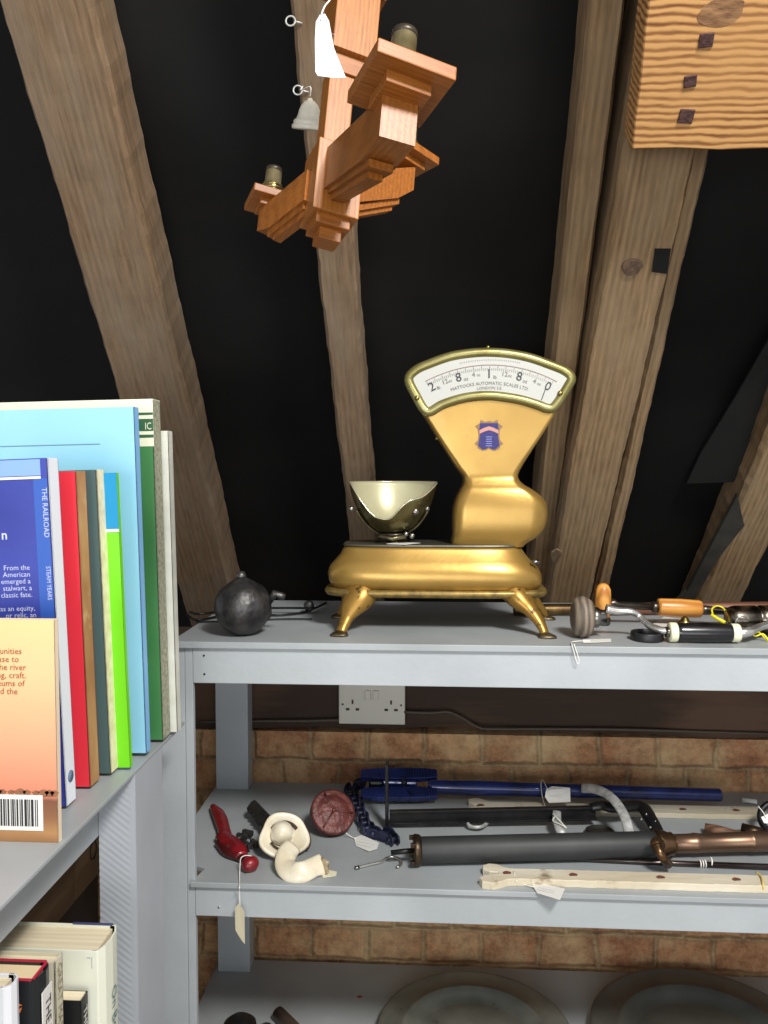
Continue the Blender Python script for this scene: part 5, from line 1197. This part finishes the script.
# big swing tag tied to it
card('swing_tag', 'large white handwritten tag hanging from the oak light fitting', [atY(316, 22, .84), atY(320, 15, .84), atY(325, 14, .84), atY(329, 21, .84), atY(334, 48, .84), atY(346, 78, .84), atY(333, 78, .84), atY(318, 76, .84), atY(315.5, 72, .84), atY(315, 40, .84)], writing=(8, 6, 4), string=[atY(321, 20, .8385), atY(322, 13, .8395), atY(325, 6, .845), atY(330, 0, .85)])
# white bell-shaped lamp cover hanging behind it
cb_ = atY(309, 130, 1.18)
t = root('bell_cup', 'small white bell-shaped ceramic cup hanging from a hook on the middle rafter', 'bell', cb_)
Mb2 = M4.Translation(cb_) @ M4.Rotation(R(6), 4, 'Y') @ M4.Rotation(R(20), 4, 'X')
k = .84
MB().lathe([(r * k, z * k) for r, z in [(.027, 0), (.0292, .0005), (.030, .003), (.0295, .007), (.0265, .009), (.0275, .011), (.0265, .014), (.0225, .017), (.0200, .023), (.018, .031), (.0145, .038), (.009, .044), (.005, .046), (.004, .049), (.0001, .05)]], Mb2, 32).build('bell', mat('white_ceramic', (206, 200, 182), .35), t)
hk = atY(300, 92, 1.225); hk2 = atR(303, 86, .003)
MB().tube(cr_pts([Mb2 @ V((0, 0, .044)), Mb2 @ V((-.001, .002, .056)), hk.lerp(hk2, .3), hk2 + nrm * .002], 5), .0009, 6).build('string', STRING, t)
for px, py, lb in ((291, 22, 'small screw eye near the top of the middle rafter beside the white tag'), (298, 91, 'small screw eye on the middle rafter just above the white bell')):
    c = atR(px + 4, py, .004); mb = MB(); mb.tube([c + V((-.006 + .007 * math.cos(a), -.003, .007 * math.sin(a))) for a in [2 * PI * q / 16 for q in range(16)]], .0013, 6, closed=True)
    mb.cyl(c + V((0, -.002, 0)), c + V((.010, .004, 0)), .0013, 8)
    tag(mb.build('screw_eye', SIL), lb, 'screw eye', 'screw eyes')

# ------------------------------------------------------------------ light
def area(name, loc_, target, size, size_y, power, col=(1, .96, .9)):
    l = bpy.data.lights.new(name, 'AREA'); l.shape = 'RECTANGLE'; l.size = size; l.size_y = size_y; l.energy = power; l.color = col
    o = bpy.data.objects.new(name, l); COL.objects.link(o); o.location = loc_
    o.rotation_euler = (V(target) - V(loc_)).to_track_quat('-Z', 'Y').to_euler(); return o
area('ceiling_lamp', (.80, -.45, 3.0), (0, 1.5, 1.1), .5, .4, 84, (1, .975, .94))
area('room_window', (-.75, -1.7, 1.3), (0, 1.5, 1.2), 1.0, .9, 24, (.97, .99, 1))
area('low_front_fill', (.6, -2.4, 1.05), (.2, 1.5, .8), 2.4, 1.4, 34, (.96, .98, 1))  # added fill without a real source, brightens the lower shelves from the front
w = bpy.data.worlds.new('world'); sc.world = w; w.use_nodes = True
w.node_tree.nodes['Background'].inputs[0].default_value = (.92, .95, 1, 1); w.node_tree.nodes['Background'].inputs[1].default_value = .58
sc.view_settings.view_transform = 'Standard'; sc.view_settings.look = 'None'; sc.view_settings.gamma = 1; sc.view_settings.exposure = 0.0
sc.view_settings.use_curve_mapping = False
